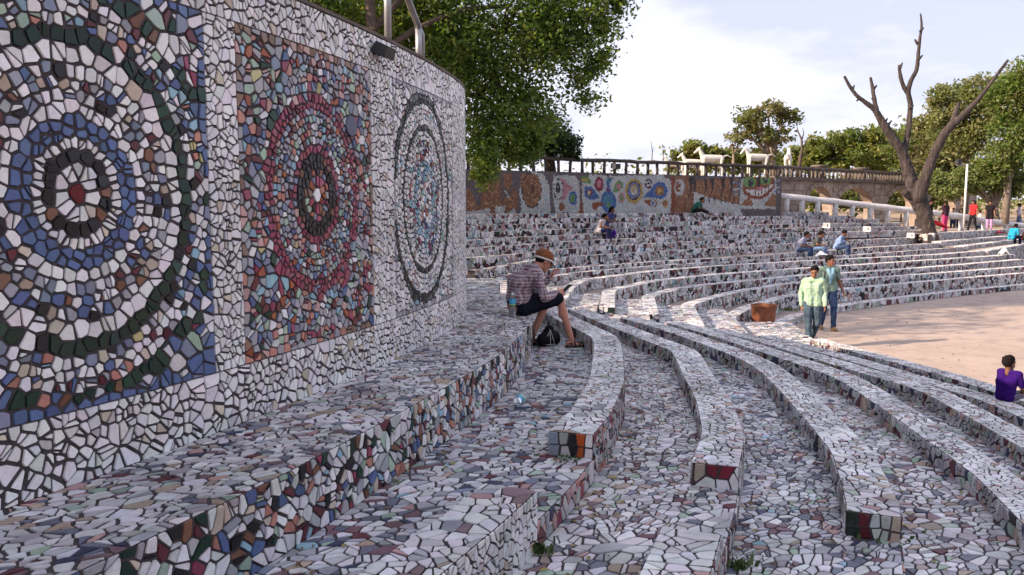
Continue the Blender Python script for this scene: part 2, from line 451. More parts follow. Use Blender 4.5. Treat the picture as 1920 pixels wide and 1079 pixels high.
class Path:
    def __init__(s, pts, smooth=0.0, step=0.06):
        p = np.array(pts, dtype=float); d = np.r_[0, np.cumsum(np.hypot(*np.diff(p, axis=0).T))]
        n = max(3, int(d[-1] / step)); q = np.linspace(0, d[-1], n)
        x, y = np.interp(q, d, p[:, 0]), np.interp(q, d, p[:, 1])
        if smooth > 0:
            k = max(1, int(smooth / step)); ker = np.hanning(2 * k + 3); ker /= ker.sum(); m_ = len(ker) // 2
            ex = np.r_[2 * x[0] - x[m_:0:-1], x, 2 * x[-1] - x[-2:-m_ - 2:-1]]; ey = np.r_[2 * y[0] - y[m_:0:-1], y, 2 * y[-1] - y[-2:-m_ - 2:-1]]
            x, y = np.convolve(ex, ker, 'valid'), np.convolve(ey, ker, 'valid')
        s.x, s.y = x, y; s.s = np.r_[0, np.cumsum(np.hypot(np.diff(x), np.diff(y)))]; s.L = s.s[-1]
        tx, ty = np.gradient(x, s.s), np.gradient(y, s.s); l = np.hypot(tx, ty); s.nx, s.ny = ty / l, -tx / l
    def pos(s, u, off=0.0):
        nx, ny = np.interp(u, s.s, s.nx), np.interp(u, s.s, s.ny)
        return np.interp(u, s.s, s.x) + nx * off, np.interp(u, s.s, s.y) + ny * off
    def at_y(s, y): return float(np.interp(y, s.y, s.s))
    def sub(s, a, b):
        q = np.linspace(a, b, max(4, int((b - a) / 0.08))); x, y = s.pos(q); return Path(np.c_[x, y], step=0.05)
def sweep(path, prof, name, mat, parent, closed=True, step=0.12, caps=True):
    """profile [(offset, z)] carried along the path"""
    n = max(3, int(path.L / step)); u = np.linspace(0, path.L, n); m_ = len(prof); V = np.zeros((n, m_, 3))
    for j, (o_, z) in enumerate(prof):
        V[:, j, 0], V[:, j, 1] = path.pos(u, o_); V[:, j, 2] = z
    F = []; rng_ = range(m_) if closed else range(m_ - 1)
    for i in range(n - 1):
        for j in rng_:
            a, b = i * m_ + j, i * m_ + (j + 1) % m_; F.append((a, b, b + m_, a + m_))
    if closed and caps: F.append(tuple(range(m_ - 1, -1, -1))); F.append(tuple((n - 1) * m_ + j for j in range(m_)))
    return mesh_obj(name, V.reshape(-1, 3), F, mat, parent)

# ================================================================== THE MOSAIC WALL
Z_LEDGE, WALL_TOP = -1.22, 1.26
WALL_PTS = [(-5.2, -2.6), (-3.75, 0.0), (-2.78, 1.7), (-2.06, 3.11), (-1.68, 4.0), (-1.32, 5.05), (-1.0, 6.1), (-0.73, 7.2), (-0.55, 8.2),
            (-0.50, 8.8), (-0.56, 9.4), (-0.85, 10.1), (-1.5, 10.9), (-2.6, 11.7), (-4.2, 12.5), (-7, 13.4), (-11, 14.2)]
WP = Path(WALL_PTS, smooth=0.7)
def wall_s(px):
    k = (px - 960) / FPX / 1.005
    u = np.linspace(WP.at_y(2.0), WP.at_y(8.7), 600); x, y = WP.pos(u)
    return float(u[np.argmin(np.abs(x / y - k))])
wall = empty('mosaic_wall', (-1.3, 5.0, Z_LEDGE), 'tall curved wall of white broken tile with three big round mosaic medallions', 'wall')
sweep(WP, [(0, Z_LEDGE - 1.6), (0, WALL_TOP), (-0.35, WALL_TOP), (-0.35, Z_LEDGE - 1.6)], 'core', M['grout_dark'], wall)
sweep(WP, [(0.012, WALL_TOP), (0.014, WALL_TOP + 0.022), (-0.37, WALL_TOP + 0.03), (-0.37, WALL_TOP)], 'coping', M['stone_dark'], wall)
WM = Mosaic(); rw = random.Random(3)
def wall_map(s0, v0):
    def f(S, T, H):
        x, y = WP.pos(S + s0, H); return np.c_[x, y, Z_LEDGE + v0 + T]
    return f
V0, V1, VT = 0.33, 2.22, 2.475
sA = WP.at_y(1.7); sEnd = WP.at_y(11.6)
c1, r1 = wall_s(148), wall_s(391); l1 = c1 - (r1 - c1) * 1.02
l2, r2_, c2 = wall_s(449), wall_s(697), wall_s(594)
l3, r3_, c3 = wall_s(738), wall_s(848), wall_s(797)
def white(x, y, r): return pick(r, P_WHITE)
WM.lay(sEnd - sA, V0, 0.058, wall_map(sA, 0.0), white, rw, gap=0.015, thick=0.009)
WM.lay(sEnd - sA, VT - V1, 0.052, wall_map(sA, V1), white, rw, gap=0.013, thick=0.009, asp=0.84)
for a, b in ((sA, l1), (r1, l2), (r2_, l3), (r3_, sEnd)):
    WM.lay(b - a, V1 - V0, 0.050, wall_map(a, V0), white, rw, gap=0.012, thick=0.009, asp=0.88)
P_MIX1 = [(15, BLUE), (13, SLATE), (38, WHITE), (8, CREAM), (7, SKYB), (6, MAROON), (5, SALMON), (6, BLACKT), (7, GREYT), (3, SAGE), (2, YELLOW)]
P_MIXB = [(15, BLUE), (15, SLATE), (34, WHITE), (10, GREYT), (6, BLACKT), (8, BEIGE), (5, BROWN), (5, MAROON)]
P_CORN = [(46, WHITE), (9, BLUE), (10, DGREEN), (10, SLATE), (6, MAROON), (6, SALMON), (6, SAGE), (4, ROSE), (4, CREAM)]
P_GREEN = [(70, (0.012, 0.034, 0.024)), (12, (0.03, 0.075, 0.05)), (10, BLACKT), (8, WHITE)]
P_BLUE = [(90, BLUE), (10, (0.13, 0.19, 0.37))]
P_BLK = [(88, BLACKT), (12, BROWN)]
P_ROSE = [(66, ROSE), (16, (0.34, 0.10, 0.13)), (8, SLATE), (6, MAROON), (4, PINK)]
P_PAST = [(20, GREYT), (18, SLATE), (16, (0.42, 0.43, 0.47)), (8, SALMON), (8, PINK), (10, SAGE), (8, SKYB), (8, WHITE), (8, MAROON), (5, BLUE), (1, YELLOW), (5, DGREEN), (3, RUSTC), (8, ROSE)]
P_RED2 = [(22, ROSE), (18, RUSTC), (14, BROWN), (14, SLATE), (10, SALMON), (10, BLACKT), (8, GREYT), (8, SAGE)]
P_BORD2 = [(36, (0.24, 0.15, 0.11)), (16, SALMON), (18, PINK), (30, GREYT)]
P_W3 = [(120, WHITE), (10, (0.5, 0.5, 0.52)), (8, SAGE), (6, SKYB), (4, PINK), (4, GREYT)]
P_MIX3 = [(62, WHITE), (16, SKYB), (12, SLATE), (10, ROSE), (10, SAGE), (8, SALMON), (8, MAROON), (8, BLUE)]
P_DK3 = [(80, (0.055, 0.062, 0.060)), (20, (0.14, 0.15, 0.16))]
P_PALE3 = [(60, SKYB), (25, (0.40, 0.48, 0.58)), (15, WHITE)]
def medallion(sl, sr, sc, zc, ks, rings, border, bw, outer, osize):
    """one framed panel: tiles set round in rings, loose shards outside them, a strip of tiles as frame"""
    W_, H_ = sr - sl, V1 - V0; cx, cy = sc - sl, zc - Z_LEDGE - V0
    seeds, cols = [], {}
    rmax = rings[-1][1]
    for r0, r1_, pal, size in rings:
        size *= 0.80
        rows = max(1, int(round((r1_ - r0) / size))) if r0 > 0.01 else 1
        for q in range(rows):
            rm = r0 + (q + 0.5) * (r1_ - r0) / rows
            n = max(1, int(2 * math.pi * rm * (0.5 + ks / 2) / size)) if r0 > 0.01 else 1
            ph = rw.uniform(0, 6.28)
            for k in range(n):
                a = ph + 2 * math.pi * (k + rw.uniform(-.30, .30)) / n
                jr = rw.uniform(-.24, .24) * (r1_ - r0) / rows if n > 1 else 0
                rr = rm + jr if n > 1 else 0.0
                x, y = cx + ks * rr * math.cos(a), cy + rr * math.sin(a)
                if bw < x < W_ - bw and bw < y < H_ - bw: seeds.append((x, y)); cols[(x, y)] = pal
    for x, y in jitter_seeds(W_, H_, osize, rw):
        if math.hypot((x - cx) / ks, y - cy) > rmax + osize * 0.35 and bw < x < W_ - bw and bw < y < H_ - bw:
            seeds.append((x, y)); cols[(x, y)] = outer
    step = 0.075; e = bw / 2
    for k in range(int(W_ / step)):
        for y in (e, H_ - e):
            p = ((k + 0.5 + rw.uniform(-.2, .2)) * step, y); seeds.append(p); cols[p] = border
    for k in range(1, int(H_ / step) - 1):
        for x in (e, W_ - e):
            p = (x, (k + 0.5 + rw.uniform(-.2, .2)) * step); seeds.append(p); cols[p] = border
    WM.lay(W_, H_, 0.075, wall_map(sl, V0), lambda x, y, r: pick(r, cols[(x, y)]), rw, gap=0.013, thick=0.008, seeds=seeds, split=.20, tilt=.06)
medallion(l1, r1, c1, 0.055, 0.92,
          [(0, .065, [(1, (0.12, 0.015, 0.02))], .13), (.065, .125, P_WHITE, .065), (.125, .20, P_BLK, .075), (.20, .235, P_WHITE, .045), (.235, .33, P_BLUE, .075),
           (.33, .40, P_WHITE, .075), (.40, .545, P_MIXB, .064), (.545, .64, P_WHITE, .085), (.64, .715, P_GREEN, .08), (.715, .86, P_MIX1, .068), (.86, .935, [(60, DGREEN), (14, BLUE), (12, WHITE), (8, BROWN), (6, SALMON)], .07)],
          [(70, BLUE), (14, SLATE), (10, WHITE), (6, DGREEN)], 0.034, P_CORN, 0.062)
medallion(l2, r2_, c2, 0.075, 0.88,
          [(0, .075, [(1, WHITE)], .15), (.075, .17, P_RED2, .06), (.17, .265, P_BLK, .06), (.265, .325, P_ROSE, .06), (.325, .55, P_PAST, .056), (.55, .63, P_ROSE, .055)],
          P_BORD2, 0.042, P_PAST, 0.054)
medallion(l3, r3_, c3, 0.06, 0.84,
          [(0, .06, [(1, SKYB)], .12), (.06, .26, P_MIX3, .06), (.26, .34, P_PALE3, .05), (.34, .52, P_MIX3, .055), (.52, .60, P_W3, .055), (.60, .645, P_DK3, .045), (.645, .83, P_W3, .06), (.83, .89, P_DK3, .05)],
          [(1, GREYT)], 0.03, P_W3, 0.058)
WM.build(wall, M['wall_tile'])
# one dark round plate set among the pastel shards
xd, yd = WP.pos(wall_s(659), 0.012); q = MB()
q.tube([(xd, yd, 0.56), (xd + 0.008, yd - 0.003, 0.56)], [0.075, 0.068], 14); q.build('plate', simple('dark_slate_plate', (0.05, 0.05, 0.10), 0.25, 0.2, 5, 0), wall, smooth=False)

# the raised earth behind the wall, planted with the big trees
def embankment(path_pts, z, depth, name):
    p = Path(path_pts, step=0.8); n = len(p.x); V = []; F = []
    for i in range(n):
        for d, dz in ((-0.30, 0), (-3, 0.02), (-8, 0.15), (-depth, 0.3)):
            V.append((p.x[i] + p.nx[i] * d, p.y[i] + p.ny[i] * d, z + dz))
    for i in range(n - 1):
        for j in range(3): a = i * 4 + j; F.append((a, a + 1, a + 5, a + 4))
    o = mesh_obj(name, V, F, M['earth']); tag(o, kind='structure'); return o
embankment([(-5.2, -2.6), (-3.75, 0), (-2.06, 3.11), (-1.32, 5.05), (-.73, 7.2), (-.62, 8.9), (-.95, 10.1), (-2.7, 11.7), (-7, 13.4), (-11, 14.2)], 0.95, 26, 'embankment')

# ================================================================== THE NEAR TIERS: ledge, floors and low benches
STA = [0.2, 1.5, 2.5, 3.5, 4.5, 5.5, 6.5, 7.5, 8.3, 8.8, 9.3, 10, 11, 12, 13, 14.3]
EDGE = {   # X of the downhill edge of every tier at those Y
    'ledge': [-2.95, -2.05, -1.49, -1.07, -.72, -.40, -.11, .08, .19, .22, .12, -.08, -.18, -.2, -.2, -.2],
    'A': [-1.75, -1.0, -.52, -.06, .36, .70, .93, 1.06, 1.15, 1.17, 1.07, .90, .72, .5, .25, -.1],
    'B': [-.55, .15, .55, .92, 1.30, 1.64, 1.82, 1.92, 2.02, 2.07, 1.95, 1.76, 1.52, 1.28, 1.05, .7],
    'C': [.4, 1.0, 1.42, 1.82, 2.26, 2.57, 2.72, 2.85, 2.93, 2.95, 2.90, 2.76, 2.52, 2.22, 1.85, 1.5],
    'D': [1.4, 1.95, 2.45, 2.95, 3.34, 3.58, 3.69, 3.80, 3.87, 3.89, 3.82, 3.65, 3.42, 3.17, 2.85, 2.5],
    'E': [2.3, 2.85, 3.35, 3.8, 4.2, 4.45, 4.62, 4.74, 4.82, 4.85, 4.76, 4.55, 4.31, 4.07, 3.72, 3.35],
    'F': [3.2, 3.75, 4.25, 4.7, 5.05, 5.3, 5.45, 5.56, 5.63, 5.65, 5.6, 5.4, 5.2, 4.95, 4.65, 4.3],
    'G': [4.2, 4.75, 5.2, 5.65, 6.0, 6.25, 6.4, 6.5, 6.56, 6.58, 6.55, 6.45, 6.35, 6.1, 5.85, 5.6]}
EP = {k: Path([(x, y) for x, y in zip(v, STA)], smooth=0.28) for k, v in EDGE.items()}
def ex(k, y): return np.interp(y, EP[k].y, EP[k].x)
FLOORZ = {'A': -1.60, 'B': -1.75, 'C': -1.90, 'D': -2.05, 'E': -2.20, 'F': -2.35, 'G': -2.48}   # floor on the uphill side of each bench
TOPZ = {'A': -1.44, 'B': -1.60, 'C': -1.75, 'D': -1.90, 'E': -2.05, 'F': -2.20, 'G': -2.36}
ARENA_Z = -2.75
BW = 0.29

# ledge (the broad seat along the foot of the wall)
ledge = empty('mosaic_ledge', (-0.6, 4.5, -1.6), 'broad tiled seat running along the foot of the medallion wall', 'ledge')
def strip_sheet(name, fa, fb, z, y0, y1, mat, parent, skirt=None, n=70):
    ys = np.linspace(y0, y1, n); V = []; F = []
    m_ = 3 if skirt is not None else 2
    for y in ys:
        V.append((float(fa(y)), y, z)); V.append((float(fb(y)), y, z))
        if skirt is not None: V.append((float(fb(y)), y, skirt))
    for i in range(n - 1):
        for j in range(m_ - 1): a = i * m_ + j; F.append((a, a + 1, a + 1 + m_, a + m_))
    return mesh_obj(name, V, F, mat, parent)
wx = lambda y: np.interp(y, WP.y[:WP.x.size], WP.x)
LY0, LY1 = 0.3, 12.9
strip_sheet('core', lambda y: wx(y) - 0.1, lambda y: ex('ledge', y), Z_LEDGE, LY0, LY1, M['grout_floor'], ledge, skirt=-1.9)
LM = Mosaic(); rl = random.Random(21)
def strip_map(fa, fb, z, y0, W):
    def f(S, T, H):
        y = S + y0; a, b = fa(y), fb(y); return np.c_[a + (b - a) * T / W, y, z + H]
    return f
def lc(x, y, r): return pick(r, P_FLOOR2)
LM.lay(6.9, 0.78, 0.058, strip_map(lambda y: wx(y) + .01, lambda y: ex('ledge', y), Z_LEDGE, 1.9, 0.78), lc, rl, gap=0.012, thick=0.005, asp=1.06)
LM.lay(1.4, 1.1, 0.085, strip_map(lambda y: wx(y) + .01, lambda y: ex('ledge', y), Z_LEDGE, 8.8, 1.1), lc, rl, gap=0.012, thick=0.005)
LM.lay(2.7, 2.4, 0.095, strip_map(lambda y: wx(y) + .01, lambda y: ex('ledge', y), Z_LEDGE, 10.2, 2.4), lc, rl, gap=0.012, thick=0.005, cut=False)
sl0, sl1 = EP['ledge'].at_y(1.9), EP['ledge'].at_y(12.9)
def face_map(path, s0, off, ztop):
    def f(S, T, H):
        x, y = path.pos(S + s0, off + H); return np.c_[x, y, ztop - T]
    return f
LM.lay(sl1 - sl0, 0.375, 0.056, face_map(EP['ledge'], sl0, 0.0, Z_LEDGE), lambda x, y, r: pick(r, P_RISER), rl, gap=0.012, thick=0.008, asp=0.82)
LM.build(ledge, M['floor_tile'])

# floors between the benches
order = ['ledge', 'A', 'B', 'C', 'D', 'E', 'F', 'G']
GAP_NEAR = {'A': (3.94, 4.95), 'B': (3.78, 4.80), 'C': (2.2, 4.37)}        # aisle: the benches leave a gap here
END_FAR = {'A': 11.2, 'B': 12.5, 'C': 12.65, 'D': 13.1, 'E': 13.35, 'F': 13.6, 'G': 14.2}
SHADE = {'A': P_FLOOR, 'B': P_FLOOR2, 'C': P_FLOOR, 'D': P_FLOOR2, 'E': P_FLOOR, 'F': P_FLOOR2, 'G': P_FLOOR2}
YLO = {'A': 1.6, 'B': 2.6, 'C': 2.9, 'D': 3.3, 'E': 4.4, 'F': 5.6, 'G': 6.8}
FAR_Y = 15.6
for k in order[1:]:
    pk = order[order.index(k) - 1]; z = FLOORZ[k]
    y0 = 0.3; nz = {'A': -1.75, 'B': -1.90, 'C': -2.05, 'D': -2.2, 'E': -2.35, 'F': -2.48, 'G': -2.9}[k]
    fa, fb = (lambda y, q=pk: ex(q, y)), (lambda y, q=k: ex(q, y))
    t = empty('terrace_floor', (float(fa(8)), 8.0, z), kind='structure')
    strip_sheet('core', lambda y: fa(y) - 0.06, fb, z, y0, 14.3, M['grout_floor'], t, skirt=nz - 0.2)
    ya, yb = YLO[k], 14.3; W_ = 0.90; FM = Mosaic(); rf = random.Random(100 + order.index(k))
    g0, g1 = GAP_NEAR.get(k, (-9, -9)); ef = END_FAR[k]
    def keep(x, y, ya=ya, W_=W_, g0=g0, g1=g1, ef=ef):
        Y = x + ya
        if g0 - 0.05 < Y < g1 + 0.05 or Y > ef - 0.05: return True
        return y < W_ - BW + 0.05
    FM.lay(yb - ya, W_, 0.062 if k in 'ABC' else 0.068, strip_map(fa, fb, z, ya, W_), lambda x, y, r, p=SHADE[k]: pick(r, p), rf, gap=0.0105, thick=0.005, asp=1.06, keep=keep, tilt=0.02)
    P = EP[k]
    for y_a, y_b in ((g0, g1), (ef, 14.3)):                # bare step edges where the bench is left out
        if y_a > 0:
            a, b = P.at_y(y_a), P.at_y(y_b)
            FM.lay(b - a, abs(z - nz) - 0.01, 0.07, face_map(P, a, 0.0, z), lambda x, y, r: pick(r, P_FACEC), rf, gap=0.011, thick=0.007)
    FM.build(t, M['floor_tile'])

# benches
BLAB = {
    ('A', 0): 'pale tiled bench end block jutting in at the bottom of the picture, nearest the camera',
    ('A', 1): 'low tiled bench beside the seated man, its end tile dark with one orange shard',
    ('B', 0): 'short tiled bench stub with big white tiles at the bottom edge of the picture',
    ('B', 1): 'low tiled bench whose end has a maroon tile above white fluted tile',
    ('C', 1): 'low tiled bench whose end shows dark red and dark green tiles',
    ('D', 1): 'long tiled bench curving past the right of the grass tufted bench end',
    ('E', 1): 'long tiled bench, second uphill from the boy in purple',
    ('F', 1): 'tiled bench the boy in purple sits on',
    ('G', 1): 'tiled kerb bench along the pink arena floor, lowest of the near rows'}
def bench(k, y_a, y_b, idx, ends=(True, True)):
    P = EP[k]; a, b = P.at_y(y_a), P.at_y(y_b); q = P.sub(a, b); z = TOPZ[k]; zi = FLOORZ[k]
    zo = FLOORZ[order[order.index(k) + 1]] if k != 'G' else ARENA_Z
    x0, y0 = q.pos(0.0, -BW / 2)
    t = empty('mosaic_bench', (float(x0), float(y0), zi), BLAB[(k, idx)], 'bench', 'low curved mosaic benches on the near tiers')
    e = 0.004
    sweep(q, [(-BW + e, zi - 0.1), (-BW + e, z - e), (-e, z - e), (-e, zo - 0.1)], 'core', M['grout_floor'], t)
    m_ = Mosaic(); rb = random.Random(300 + order.index(k) * 7 + idx)
    pf = P_FACEC if k == 'A' and idx == 1 else P_FACE
    top = P_TOP
    big = 0.072 if idx == 0 else 0.060
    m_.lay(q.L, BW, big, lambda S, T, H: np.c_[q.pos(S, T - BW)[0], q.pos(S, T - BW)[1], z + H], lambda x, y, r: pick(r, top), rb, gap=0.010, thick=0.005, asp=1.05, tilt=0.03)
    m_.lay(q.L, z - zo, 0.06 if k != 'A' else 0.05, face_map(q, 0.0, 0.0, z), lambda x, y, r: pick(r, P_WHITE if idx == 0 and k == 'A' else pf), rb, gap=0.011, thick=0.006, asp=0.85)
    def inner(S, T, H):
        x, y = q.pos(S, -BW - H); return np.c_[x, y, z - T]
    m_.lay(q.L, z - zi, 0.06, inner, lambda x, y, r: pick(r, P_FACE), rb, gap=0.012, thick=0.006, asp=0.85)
    ENDP = {('A', 1): [(30, GREYT), (15, (0.30, 0.33, 0.40)), (20, BLACKT), (16, (0.50, 0.10, 0.02)), (20, WHITE)], ('B', 1): [(30, WHITE), (25, BEIGE), (25, (0.22, 0.03, 0.05)), (10, PINK)],
            ('C', 1): [(30, BLACKT), (25, (0.12, 0.02, 0.03)), (25, (0.5, 0.52, 0.5)), (12, BEIGE)]}
    for s_end, sg in ((0.0, -1), (q.L, 1)):
        if not ends[0 if sg < 0 else 1]: continue
        cx, cy = q.pos(s_end, 0.0); nx, ny = q.pos(s_end, 1.0); nx, ny = nx - cx, ny - cy; tx, ty = -ny, nx
        lo = min(zi, zi)
        def endm(S, T, H, cx=cx, cy=cy, nx=nx, ny=ny, tx=tx, ty=ty, sg=sg):
            return np.c_[cx + nx * (S - BW) + tx * sg * (H + 0.001), cy + ny * (S - BW) + ty * sg * (H + 0.001), z - T]
        pal = ENDP.get((k, idx), P_WHITE) if sg < 0 else [(70, WHITE), (20, BLACKT), (10, MAROON)]
        FACE = {('A', 1): ((.26, (0.26, 0.29, 0.36)), (.44, (0.50, 0.50, 0.50)), (.62, BLACKT), (.82, (0.50, 0.10, 0.02)), (9, WHITE)), ('C', 1): ((.2, (0.015, 0.03, 0.02)), (.5, (0.11, 0.015, 0.022)), (.76, (0.5, 0.53, 0.51)), (9, BEIGE))}.get((k, idx)) if sg < 0 else None
        def endc(x, y, r, p=pal, FC=FACE, h=z - lo):
            if k == 'B' and idx == 1 and sg < 0: return pick(r, [(1, WHITE)]) if y > h * .52 else (pick(r, [(1, BEIGE)]) if x < BW * .52 else pick(r, [(1, (0.20, 0.02, 0.04))]))
            if FC: return pick(r, [(1, next(c for lim, c in FC if x / BW <= lim))])
            return pick(r, p)
        sdl = [(.03, .045), (.035, .12), (.10, .04), (.115, .125), (.155, .05), (.165, .11), (.205, .12), (.212, .045), (.265, .05), (.26, .125)] if FACE else None
        m_.lay(BW, z - lo, 0.07, endm, endc, rb, gap=0.010, thick=0.007, seeds=sdl, split=0 if FACE else .3)
    m_.build(t, M['floor_tile'])
    return t
bench('A', 1.2, 3.94, 0, (False, True)); bench('A', 4.95, END_FAR['A'], 1)
bench('B', 2.4, 3.78, 0, (False, True)); bench('B', 4.80, END_FAR['B'], 1)
bench('C', 4.37, END_FAR['C'], 1)
bench('D', 2.8, END_FAR['D'], 1, (False, True)); bench('E', 4.2, END_FAR['E'], 1, (False, True))
bench('F', 5.4, END_FAR['F'], 1, (False, True)); bench('G', 6.5, END_FAR['G'], 1, (False, True))

# ================================================================== ARENA AND FAR TIERS
arena = empty('arena_floor', (15, 20, ARENA_Z), kind='structure')
mesh_obj('bed', [(-3, 8, ARENA_Z - .02), (90, -6, ARENA_Z - .02), (120, 60, ARENA_Z - .02), (-3, 40, ARENA_Z - .02)], [(0, 1, 2, 3)], M['grout_floor'], arena)
slab_me = None
ca, sa = math.cos(0.42), math.sin(0.42)
for i in range(-1, 9):
    for j in range(-4, 7):
        cx, cy = 6.0 + (i * ca - j * sa) * 4.6, 12.0 + (i * sa + j * ca) * 4.6
        if cx < 3.5 or cy < 2 or cy > 33 or cx > 42: continue
        if slab_me is None:
            q = MB(); q.box((0, 0, -0.05), (4.592, 4.592, 0.10)); slab = q.build('slab', M['arena'], arena, world=False); slab_me = slab.data
        else:
            slab = link(bpy.data.objects.new('slab', slab_me)); slab.parent = arena
        slab.location = (cx - 15, cy - 20, 0.0); slab.rotation_euler = (0, 0, 0.42)

# land outside the bowl
def ground_z(x, y):
    d = (x - 13.05) * 0.6 + (y - 39) * 0.8          # metres outside the railing line
    inside = (d < 1.0 and y < 46) if x < 17 else (d < 5.5 + max(0, x - 19.5) * 1.3 and y < 56)
    if y > 60: return -1.3 + 0.01 * (y - 60)
    return -3.4 if inside else -1.35
gx = np.r_[np.linspace(-600, -40, 12), np.linspace(-36, 60, 49), np.linspace(70, 700, 14)]
gy = np.r_[np.linspace(-300, -20, 8), np.linspace(-16, 62, 40), np.linspace(70, 1500, 18)]
V = [(x, y, ground_z(x, y)) for y in gy for x in gx]; nx_ = len(gx)
F = [(j * nx_ + i, j * nx_ + i + 1, (j + 1) * nx_ + i + 1, (j + 1) * nx_ + i) for j in range(len(gy) - 1) for i in range(nx_ - 1)]
tag(mesh_obj('ground', V, F, M['earth']), kind='structure')

MUR_A, MUR_B = (-1.8, 30.0), (13.05, 39.0)
def gd(px, d): v = atd(px, 388, d); return (v.x, v.y)
def ats(z, pts): return [at(x, y, z) for x, y in pts]
FAR = [   # (lip height, plan points of the lip, front face foot)
    (-2.60, ats(-2.60, [(1447, 614), (1506, 591), (1563, 577), (1661, 563), (1802, 546), (1919, 535), (2060, 523)]), ARENA_Z),
    (-2.38, ats(-2.38, [(1402, 625), (1377, 597), (1407, 579), (1473, 558), (1577, 544), (1712, 531), (1920, 513), (2040, 503)]), None),
    (-2.20, ats(-2.20, [(1322, 612), (1300, 572), (1340, 560), (1393, 547), (1491, 531), (1622, 523), (1720, 516), (1920, 501), (2040, 492)]), None),
    (-2.05, ats(-2.05, [(1236, 590), (1227, 556), (1276, 542), (1340, 534), (1509, 517), (1616, 511), (1720, 504), (1920, 487)]), None),
    (-1.92, ats(-1.92, [(1153, 577), (1154, 545), (1230, 528), (1340, 516), (1509, 504), (1575, 500), (1720, 490), (1905, 478)]), None),
    (-1.80, ats(-1.80, [(1062, 563), (1077, 540), (1100, 526), (1230, 509), (1340, 500), (1493, 491), (1600, 486), (1760, 478), (1856, 470)]), None),
    (-1.72, ats(-1.72, [(985, 527), (1100, 510), (1230, 499), (1353, 491), (1502, 484), (1600, 479), (1760, 467), (1816, 463)]), None),
    (-1.62, ats(-1.62, [(930, 520), (1000, 509), (1100, 501), (1230, 491), (1360, 484), (1445, 479), (1520, 473), (1600, 467), (1720, 459), (1765, 456)]), None),
    (-1.46, [gd(890, 18.3), gd(940, 19.5), gd(1000, 21.8)] + ats(-1.46, [(1100, 480), (1230, 472), (1360, 464.5), (1488, 457), (1581, 451.5), (1684, 447), (1735, 444)]), None),
    (-1.30, [gd(862, 20.0), gd(950, 21.5)] + ats(-1.30, [(1100, 464), (1230, 457), (1346, 451), (1500, 444.5), (1600, 440.5), (1700, 437)]) + [gd(1742, 37.6)], None),
    (-1.14, [gd(858, 21.4), gd(960, 23.6), gd(1100, 27.2), gd(1230, 29.6), gd(1304, 31.2), gd(1490, 35.2), gd(1600, 37.2), gd(1700, 38.6), gd(1735, 38.8)], None),
    (-0.97, [gd(856, 22.8), gd(960, 25.2), gd(1100, 28.4), gd(1230, 30.8), gd(1400, 34.4), gd(1560, 37.6), gd(1690, 39.6), gd(1722, 39.8)], None),
    (-0.80, [gd(854, 24.2), gd(960, 26.6), gd(1100, 29.5), gd(1230, 31.9), gd(1400, 35.3), gd(1560, 38.6), gd(1690, 40.2)], None),
    (-0.62, [gd(852, 25.6), gd(960, 27.9), gd(1100, 30.5), gd(1230, 32.8), gd(1400, 36.2), gd(1560, 39.5), gd(1650, 40.7)], None),
    (-0.44, [gd(850, 27.0), gd(960, 29.0), gd(1100, 31.5), gd(1230, 33.7), gd(1400, 37.0), gd(1560, 40.2), gd(1600, 40.7)], None),
    (-0.27, [gd(848, 28.3), gd(960, 30.0), gd(1100, 32.4), gd(1230, 34.5), gd(1400, 37.8), gd(1500, 39.8), gd(1555, 40.8)], None),
]
FP = [(z, Path(p, smooth=0.5, step=0.15)) for z, p, _ in FAR]
rfar = random.Random(55)
